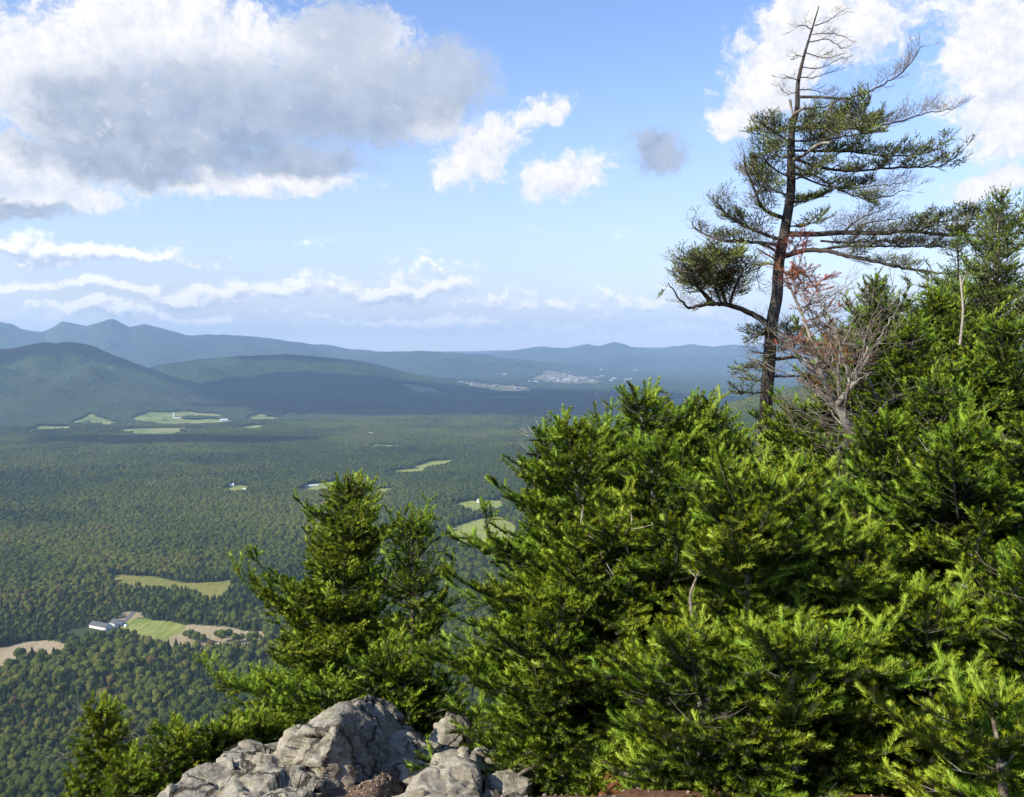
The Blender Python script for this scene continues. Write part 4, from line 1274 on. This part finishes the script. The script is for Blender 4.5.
# ------------------------------------------------------------------ the tall windswept spruce
def zz(pts): return [(640 + .3765 * x, .3765 * y) for x, y in pts]
def smoothline(P, m=6):
    P = np.array(P, float); n = len(P); out = []
    for i in range(n - 1):
        p0 = P[max(i - 1, 0)]; p1 = P[i]; p2_ = P[i + 1]; p3 = P[min(i + 2, n - 1)]
        for k in range(m):
            t = k / m
            out.append(.5 * ((2 * p1) + (-p0 + p2_) * t + (2 * p0 - 5 * p1 + 4 * p2_ - p3) * t * t + (-p0 + 3 * p1 - 3 * p2_ + p3) * t ** 3))
    out.append(P[-1]); return np.array(out)

def path3(px, d0, d1, jit=0.0, rg=None):
    n = len(px)
    return np.array([at(x, y, d0 + (d1 - d0) * i / max(1, n - 1)) for i, (x, y) in enumerate(px)])

def along(P, s):
    d = np.linalg.norm(np.diff(P, axis=0), axis=1); c_ = np.concatenate([[0], np.cumsum(d)])
    i = min(max(np.searchsorted(c_, s) - 1, 0), len(d) - 1)
    t = (s - c_[i]) / max(d[i], 1e-6)
    return P[i] + (P[i + 1] - P[i]) * t, nrm(P[i + 1] - P[i]), c_[-1]

def sp_limb(T, P, r0, r1, twigs, tone=.3, up=.5, step=.05, flat=1.0):
    """twigs: list of (from, to, length, kind) over the limb; kind 0 green, 1 red needles, 2 bare"""
    rg = T.rg
    P = smoothline(P)
    P = P + rg.normal(0, .012, P.shape) * np.linspace(0, 1, len(P))[:, None]
    T.poly.append((P, np.linspace(r0, r1, len(P))))
    tot = along(P, 0)[2]
    for a0, a1, L, kind in twigs:
        s = a0 * tot
        while s < a1 * tot:
            q, d, _ = along(P, s)
            sd_ = nrm(np.cross([0, 0, 1.0], d)); u = np.cross(d, sd_)
            for sg in (-1, 1):
                if rg.random() < .15: continue
                an = R(rg.normal(50, 14)); l = float(np.clip(L * rg.uniform(.45, 1.3) * (1 if kind != 2 else 1), .05, .55))
                el = rg.normal(up, .45)
                dd = nrm(d * math.cos(an) + (sd_ * sg * flat + u * el) * math.sin(an))
                kk = kind
                if kind == 0 and rg.random() < .22: kk = 2
                T.put(l, q, dd, u, tone + .26 + rg.normal(0, .18), kk, SPARSE if kk else None)
            s += step * STEPK[0] * rg.uniform(.6, 1.4)
    q, d, _ = along(P, tot)
    k_ = twigs[-1][3] if twigs else 2
    T.put(.2, q, d, [0, 0, 1], tone, k_, SPARSE if k_ == 2 else None)

D0 = 14.0
STEPK = [1.25]
T = Tree(500)
tr_px = [(819, 6), (813, 26), (804, 56), (798, 83), (797, 109), (792, 128), (791, 150), (791, 188), (787, 218), (779, 263), (777, 296), (772, 323), (769, 364), (765, 417), (762, 470)]
tr = path3(tr_px[::-1], D0, D0)
foot = np.array([tr[0][0] + .02, D0, land1(tr[0][0], D0) - .1])
tr = smoothline(np.vstack([foot[None], tr]), 5)
trr = np.interp(np.linspace(0, 1, len(tr)), [0, .12, .35, .6, .8, 1], [.12, .095, .08, .056, .028, .006])
def SP(pts, dy, r0, r1, tw, **k): sp_limb(T, path3(zz(pts), D0, D0 + dy), r0 * .72, r1, tw, **k)
B2 = 2
# bare top
for i, (pts, dy) in enumerate([([(465, 68), (500, 55), (540, 28)], .5), ([(455, 78), (430, 65), (420, 72)], -.2), ([(458, 92), (500, 88), (545, 96)], -.4), ([(450, 112), (500, 105), (540, 130)], .4), ([(440, 140), (480, 152), (520, 150)], .5), ([(430, 178), (480, 180), (545, 150)], -.5), ([(425, 205), (470, 205), (530, 182)], .3),
        ([(425, 215), (395, 205), (378, 212)], -.4), ([(422, 238), (460, 240), (500, 250)], .5), ([(437, 150), (415, 148), (405, 160)], .3), ([(420, 240), (395, 250), (375, 235)], .3)]):
    SP(pts, dy, .012, .004, [(.15, 1, .16, B2)], up=.3, step=.07)
SP([(420, 258), (480, 258), (545, 262), (600, 245), (650, 222), (700, 190), (755, 118)], -1.0, .032, .005, [(.15, .5, .22, B2), (.5, 1, .28, B2)], up=.45, step=.045)
SP([(418, 290), (480, 285), (540, 262)], .6, .022, .006, [(.2, 1, .18, B2)])
SP([(412, 338), (500, 342), (600, 338), (680, 325), (760, 300), (835, 288)], .8, .032, .005, [(.05, .5, .34, 0), (.45, 1, .3, B2)], up=.5, step=.04)
SP([(410, 350), (470, 330), (540, 318), (600, 300)], -.7, .025, .006, [(.1, 1, .38, 0)], up=.6, step=.04, tone=.45)
SP([(408, 375), (480, 372), (560, 360), (620, 350)], -1.0, .025, .006, [(.1, 1, .36, 0)], up=.5, step=.04, tone=.45)
SP([(405, 420), (480, 445), (560, 455), (640, 448), (740, 443), (800, 440), (862, 398)], -1.1, .036, .006, [(.05, .95, .3, 0)], up=.35, step=.04, tone=.12)
SP([(405, 400), (500, 402), (580, 405), (660, 415), (760, 405), (820, 370)], .7, .03, .006, [(.05, .7, .34, 0), (.7, 1, .22, 0)], up=.4, step=.04, tone=.22)
SP([(400, 440), (470, 470), (540, 510), (620, 528), (710, 505)], -.8, .03, .005, [(.3, .8, .26, 0), (.45, 1, .30, B2)], up=.5, step=.045, tone=.1)
SP([(400, 455), (480, 490), (560, 500), (650, 490), (715, 482)], .9, .024, .005, [(.2, .6, .3, 0), (.3, 1, .26, B2)], up=.4, tone=.15)
# left side green and grey tufts
SP([(400, 380), (370, 360), (345, 345), (330, 330)], -.5, .022, .006, [(.1, 1, .30, 0)], up=.3, step=.035, tone=.42)
SP([(400, 420), (365, 415), (335, 395), (325, 360)], .4, .02, .006, [(.1, 1, .3, 0)], up=.2, step=.035, tone=.4)
SP([(395, 470), (360, 450), (330, 420), (345, 400)], -.6, .02, .006, [(.1, 1, .3, 0)], up=.2, step=.035, tone=.45)
SP([(392, 582), (345, 565), (318, 540), (300, 490), (278, 440), (276, 408)], -.5, .05, .006, [(.25, .75, .32, 0), (.3, 1, .26, B2)], up=.2, step=.035, tone=.3)
SP([(395, 520), (350, 500), (315, 470), (290, 445)], .6, .025, .006, [(.1, .9, .34, 0), (.3, 1, .2, B2)], up=.2, step=.04, tone=.34)
SP([(398, 480), (430, 470), (470, 455)], -.7, .02, .006, [(.1, 1, .3, 0)], up=.3, tone=.48)
SP([(395, 540), (440, 535), (490, 520)], .6, .02, .006, [(.1, 1, .3, 0)], up=.2, tone=.25)
SP([(388, 600), (430, 600), (480, 585)], -.5, .018, .006, [(.1, 1, .24, 0)], up=.3, tone=.2)
SP([(385, 640), (340, 625), (280, 600), (220, 560), (205, 530)], -.6, .045, .005, [(.15, .35, .15, 1), (.3, .85, .34, 0), (.4, 1, .24, B2)], up=.3, step=.04, tone=.3)
SP([(385, 655), (330, 645), (260, 642), (200, 635), (140, 600), (145, 575)], .5, .04, .005, [(.1, .9, .22, B2), (.5, .8, .2, 0)], up=.3, step=.04, tone=.3)
SP([(382, 680), (340, 655), (280, 640), (225, 640), (185, 655)], -.8, .035, .005, [(.2, 1, .28, B2), (.4, .8, .24, 0)], up=.4, tone=.3)
# long right limbs
SP([(395, 622), (470, 622), (560, 618), (640, 620), (720, 616), (850, 625), (940, 625), (1040, 615)], -1.6, .06, .012, [(.15, .5, .34, B2), (.5, .95, .36, 0), (.28, .5, .18, 0)], up=.55, step=.032, tone=.06)
SP([(560, 618), (600, 595), (650, 585), (700, 580)], -.5, .02, .005, [(.1, 1, .28, B2)], up=.8, step=.035)
SP([(540, 620), (570, 590), (610, 570), (650, 560)], .3, .02, .005, [(.1, 1, .28, B2)], up=.8, step=.035)
SP([(730, 600), (780, 590), (850, 585), (920, 580), (980, 590)], -.9, .02, .006, [(.05, 1, .3, 0)], up=.7, step=.035, tone=.08)
SP([(388, 680), (440, 665), (500, 668), (560, 682), (640, 698), (700, 712), (770, 722), (835, 732)], -1.3, .055, .012, [(.3, .75, .30, B2), (.35, .8, .20, 0)], up=.5, step=.045, tone=.12)
SP([(470, 665), (540, 655), (620, 655), (720, 655), (800, 655), (845, 650)], .8, .03, .005, [(.1, 1, .26, 0), (.3, 1, .2, B2)], up=.3, step=.045, tone=.08)
SP([(480, 640), (560, 645), (650, 640), (760, 640)], -1.0, .025, .005, [(.1, 1, .24, B2), (.4, 1, .18, 0)], up=.3, tone=.1)
# red and brown bits by the stem
0 and SP([(390, 610), (420, 625), (450, 640)], -.9, .015, .005, [(.1, 1, .12, 1)], up=.2)
0 and SP([(375, 650), (350, 600), (345, 585)], -.7, .012, .004, [(.2, 1, .16, 1)], up=.2)
SP([(380, 690), (410, 660), (425, 640)], -.9, .012, .004, [(.2, 1, .2, 1)], up=.2)
SP([(372, 700), (330, 670), (310, 660)], -.5, .02, .005, [(.2, 1, .22, B2)], up=.2)
# lower left limb with its green cushion
def zl(pts): return [(640 + .3765 * x, 240 + .3765 * y) for x, y in pts]
def SL(pts, dy, r0, r1, tw, **k): sp_limb(T, path3(zl(pts), D0, D0 + dy), r0, r1, tw, **k)
SL([(345, 228), (315, 205), (265, 182), (220, 170), (170, 172), (130, 180), (100, 150), (72, 118)], -.9, .05, .006, [(.3, .95, .2, B2), (.35, .6, .15, 0)], up=.4, step=.045)
SL([(230, 170), (215, 130), (190, 95), (170, 60)], -.6, .03, .006, [(.1, 1, .32, 0)], up=.2, step=.04, tone=.75)
SL([(200, 170), (160, 130), (130, 90), (110, 55)], -1.0, .025, .006, [(.15, 1, .34, 0)], up=.2, step=.03, tone=.65)
SL([(240, 170), (250, 130), (270, 90), (280, 65)], -.9, .025, .006, [(.1, 1, .34, 0)], up=.2, step=.03, tone=.7)
SL([(215, 165), (200, 110), (235, 60), (225, 45)], -1.2, .02, .006, [(.2, 1, .34, 0)], up=.3, step=.03, tone=.75)
SL([(185, 165), (150, 110), (180, 55)], -1.3, .02, .006, [(.3, 1, .3, 0)], up=.3, step=.035, tone=.65)
SL([(360, 70), (330, 60), (310, 90), (318, 130)], -.4, .012, .004, [(.2, 1, .18, B2)], up=.1)
# lower stem tufts
SL([(352, 225), (370, 245), (400, 250), (425, 262)], -.6, .02, .005, [(.05, 1, .3, 0)], up=.3, step=.035, tone=.38)
SL([(350, 250), (320, 250), (305, 262)], -.5, .02, .005, [(.05, 1, .26, 0)], up=.3, step=.04, tone=.36)
SL([(350, 270), (390, 275), (410, 285)], -.7, .02, .005, [(.05, 1, .26, 0)], up=.1, step=.04, tone=.3)
SL([(350, 300), (310, 300), (290, 292)], .3, .016, .004, [(.1, 1, .18, B2)], up=.2)
SL([(345, 330), (310, 335), (278, 350)], -.5, .016, .005, [(.1, 1, .22, 0), (.1, 1, .15, B2)], up=.2, tone=.25)
SL([(345, 370), (305, 375), (275, 365)], .4, .016, .005, [(.1, 1, .22, 0), (.1, 1, .15, B2)], up=.2, tone=.25)
SL([(340, 400), (300, 408), (268, 402)], -.5, .016, .005, [(.1, 1, .22, 0)], up=.2, tone=.3)
SL([(345, 345), (370, 360)], -.3, .014, .005, [(.2, 1, .15, B2)])
SL([(350, 318), (400, 312), (435, 312), (460, 325)], -.5, .03, .01, [(.5, 1, .1, B2)], step=.12)
SL([(348, 362), (400, 362), (468, 358)], .4, .022, .008, [(.4, 1, .1, B2)], step=.14)
SL([(340, 428), (380, 424), (436, 424)], -.6, .022, .008, [(.4, 1, .1, B2)], step=.14)
sp_rows = T
e = finish(T, 'windswept_spruce', 'tall windswept spruce with a bare grey top and limbs streaming right, standing against the sky', 'tree', foot, [(tr, trr, 12)], (150, .025, .0095, 1.5), mats=('dark_bark', 'needle_far', 'grey_twig'))
# pale broken limbs of the same tree
for pts, dy, r0, r1 in (([(408, 422), (435, 412), (460, 392), (485, 380), (506, 380)], -.8, .026, .016), ([(400, 318), (412, 302), (438, 286)], -.5, .028, .016), ([(302, 525), (322, 495), (338, 462)], -.9, .014, .008), ([(398, 265), (402, 285), (405, 305)], -.12, .02, .012)):
    P = smoothline(path3(zz(pts), D0 - .1, D0 + dy)) - foot
    v, f = tube(P, np.linspace(r0, r1, len(P)), 7)
    o = link(mesh_np('broken_branch', v, f, M['dead_wood'], parent=e, smooth=True)); o['label'] = 'pale broken branch stub'

# ------------------------------------------------------------------ the grey leafless shrub with its twisted pale trunk
STEPK[0] = 1.6
T = Tree(700); DS = 6.2
fx = at(884, 478, DS)
footS = np.array([fx[0] + .06, DS, land1(fx[0], DS) - .03])
stem = smoothline(np.vstack([footS[None], path3(zl([(650, 622), (625, 580), (600, 550), (560, 505), (545, 480), (528, 440), (530, 430), (552, 400), (572, 378)]), DS, DS - .15)]), 5)
st_r = np.interp(np.linspace(0, 1, len(stem)), [0, .35, .6, 1], [.05, .04, .026, .015])
def SS(pts, dy, r0, r1, tw, **k): sp_limb(T, path3(zl(pts), DS - .1, DS - .1 + dy), r0, r1, tw, **k)
SS([(572, 378), (575, 345), (600, 310), (610, 250)], .2, .014, .003, [(.1, 1, .2, 2)], up=.2, step=.03)
SS([(572, 378), (600, 362), (612, 350)], -.2, .012, .006, [(.3, 1, .1, 2)], step=.05)
SS([(600, 360), (620, 400), (632, 420)], .2, .01, .004, [(.3, 1, .1, 2)], step=.05)
SS([(565, 500), (600, 530), (650, 545), (710, 582)], .3, .011, .005, [(.3, 1, .08, 2)], step=.08)
SS([(590, 590), (560, 565), (515, 550)], -.3, .018, .007, [(.3, 1, .1, 2)], step=.08)
for i in range(15):
    rgx = T.rg
    x0, y0 = [(545, 470), (530, 435), (560, 395), (575, 375), (585, 540)][i % 5]
    a_ = R(rgx.uniform(62, 150 if i % 5 != 3 else 120)); Ln = rgx.uniform(150, 310)
    cv = rgx.uniform(-.5, .5)
    pts = [(x0 + Ln * t * math.cos(a_ + cv * t), y0 - Ln * t * math.sin(a_ + cv * t)) for t in (0, .25, .5, .75, 1)]
    SS(pts, rgx.uniform(-.55, .55), rgx.uniform(.006, .012), .002, [(.2, 1, .15, 2)], up=rgx.uniform(-.2, .4), step=.045)
for i in range(10):
    rgx = T.rg
    x0, y0 = rgx.uniform(440, 640), rgx.uniform(470, 700); a_ = R(rgx.uniform(20, 170)); Ln = rgx.uniform(60, 190)
    pts = [(x0 + Ln * t * math.cos(a_), y0 - Ln * t * math.sin(a_)) for t in (0, .33, .66, 1)]
    SS(pts, rgx.uniform(-.5, .3), rgx.uniform(.003, .006), .0016, [(.1, 1, .14, 2)], up=rgx.uniform(-.5, .3), step=.04)
finish(T, 'leafless_shrub', 'leafless grey shrub with a twisted pale trunk and many fine twigs before the firs', 'shrub', footS, [(stem, st_r, 9)], (200, .02, .004, 1.0), mats=('dead_wood', 'needle_far', 'brown_twig'), trunk_names=('trunk', 'twigs'))

# ------------------------------------------------------------------ the shrub with withered red sprays
STEPK[0] = .8
T = Tree(800); DR = 6.9
fx = at(862, 470, DR); footR = np.array([fx[0], DR, land1(fx[0], DR) - .03])
stem = smoothline(np.vstack([footR[None], path3(zl([(590, 560), (520, 450), (485, 360), (460, 290), (445, 235), (410, 150), (388, 100)]), DR, DR + .1)]), 5)
st_r = np.interp(np.linspace(0, 1, len(stem)), [0, 1], [.022, .008])
def SR(pts, dy, r0, r1, tw, **k): sp_limb(T, path3(zl(pts), DR, DR + dy), r0, r1, tw, **k)
SR([(410, 150), (425, 120), (440, 95), (415, 85)], -.3, .006, .002, [(.1, 1, .11, 1)], up=.2, step=.04, tone=.5)
SR([(430, 200), (455, 160), (465, 130), (450, 110)], .3, .006, .002, [(.1, 1, .11, 1)], up=.2, step=.04, tone=.5)
SR([(388, 100), (395, 85), (415, 95)], .2, .005, .002, [(.1, 1, .1, 1)], up=.2, step=.04, tone=.4)
SR([(450, 260), (480, 235), (505, 230), (520, 250)], -.3, .006, .002, [(.2, .8, .12, 1), (.2, 1, .1, 2)], up=.2, step=.045, tone=.5)
SR([(455, 280), (440, 260), (425, 275)], .2, .006, .002, [(.1, 1, .1, 1)], up=.2, step=.045, tone=.45)
SR([(465, 310), (440, 300), (425, 290)], -.2, .005, .002, [(.1, 1, .08, 1)], up=.2, step=.05, tone=.45)
SR([(470, 330), (500, 300), (515, 275)], .3, .006, .002, [(.1, 1, .12, 1)], up=.2, step=.045, tone=.5)
SR([(480, 350), (510, 340), (530, 320)], -.3, .006, .002, [(.1, 1, .1, 1)], up=.2, step=.045, tone=.55)
SR([(490, 380), (465, 370), (450, 385)], .2, .006, .002, [(.1, 1, .12, 1)], up=.2, step=.045, tone=.8)
SR([(400, 130), (380, 105), (375, 85)], -.2, .005, .002, [(.1, 1, .08, 1)], up=.2, step=.05, tone=.4)
SR([(430, 180), (470, 165), (500, 150), (540, 130)], .3, .007, .002, [(.1, 1, .16, 2)], up=.2, step=.04)
SR([(440, 215), (490, 200), (560, 170)], -.3, .007, .002, [(.1, .6, .12, 1), (.3, 1, .16, 2)], up=.2, step=.04, tone=.4)
finish(T, 'withered_shrub', 'thin withered fir whose sprays have turned red, right of the spruce trunk', 'shrub', footR, [(stem, st_r, 7)], (380, .02, .004, 1.0), mats=('dead_wood', 'needle_far'), trunk_names=('trunk', 'twigs'))

# ------------------------------------------------------------------ dead sticks and fallen wood
def stick(pts, r0, r1, label, mat_='pale_wood', name='dead_branch', forks=2, seed=1):
    rg = np.random.default_rng(seed)
    P = smoothline(np.array([at(*p_) for p_ in pts]), 4)
    parts = [tube(P, np.linspace(r0, r1, len(P)), 6)]
    for i in range(forks):
        q, d, tot = along(P, rg.uniform(.3, .9) * along(P, 0)[2])
        dd = nrm(d + rg.normal(0, .6, 3)); L = tot * rg.uniform(.15, .4)
        Q = np.array([q, q + dd * L * .5 + rg.normal(0, .01, 3), q + dd * L])
        parts.append(tube(Q, [r1, r1 * .8, r1 * .4], 5))
    v, fs = merge(parts)
    c0 = P[0]
    o = mesh_np(name, v - c0, np.vstack(fs), M[mat_], smooth=True); o.location = c0
    return tag(link(o), label, 'branch')
stick([(643, 590, 4.62), (636, 568, 4.55), (627, 548, 4.5), (625, 536, 4.5), (632, 520, 4.45), (628, 508, 4.5)], .008, .003, 'curved pale dead branch in the hollow of the big middle fir', forks=3, seed=3)
stick([(604, 548, 4.62), (596, 541, 4.55), (585, 532, 4.55), (581, 522, 4.5), (583, 515, 4.55)], .005, .002, 'thin pale twig left of the curved dead branch', forks=2, seed=4)
stick([(646, 606, 4.5), (630, 590, 4.45), (617, 579, 4.42), (606, 563, 4.42)], .005, .002, 'grey twig slanting below the curved dead branch', forks=1, seed=5)
stick([(535, 765, 4.05), (520, 775, 4.0), (508, 790, 3.9)], .012, .008, 'weathered stick lying between the small rocks', forks=1, seed=7, mat_='dead_wood')
stick([(664, 797, 3.65), (672, 780, 3.7), (662, 762, 3.75)], .012, .007, 'bare stem rising from the orange needle litter', forks=2, seed=8)
stick([(600, 760, 3.9), (618, 772, 3.8), (650, 778, 3.75), (668, 776, 3.7)], .012, .006, 'fallen branch lying on the orange needle litter', forks=3, seed=9, mat_='dead_wood')
stick([(838, 500, 5.4), (820, 478, 5.4), (816, 470, 5.4)], .010, .006, 'straight pale stick left of the leafless shrub', forks=1, seed=10)
stick([(700, 640, 3.9), (690, 600, 4.0), (700, 570, 4.1)], .010, .004, 'grey stem inside the low bright fir', forks=2, seed=11, mat_='dead_wood')
stick([(960, 345, 8.5), (963, 310, 8.5), (960, 275, 8.6)], .013, .008, 'pale dead trunk showing between the ragged firs at the right', forks=2, seed=12)
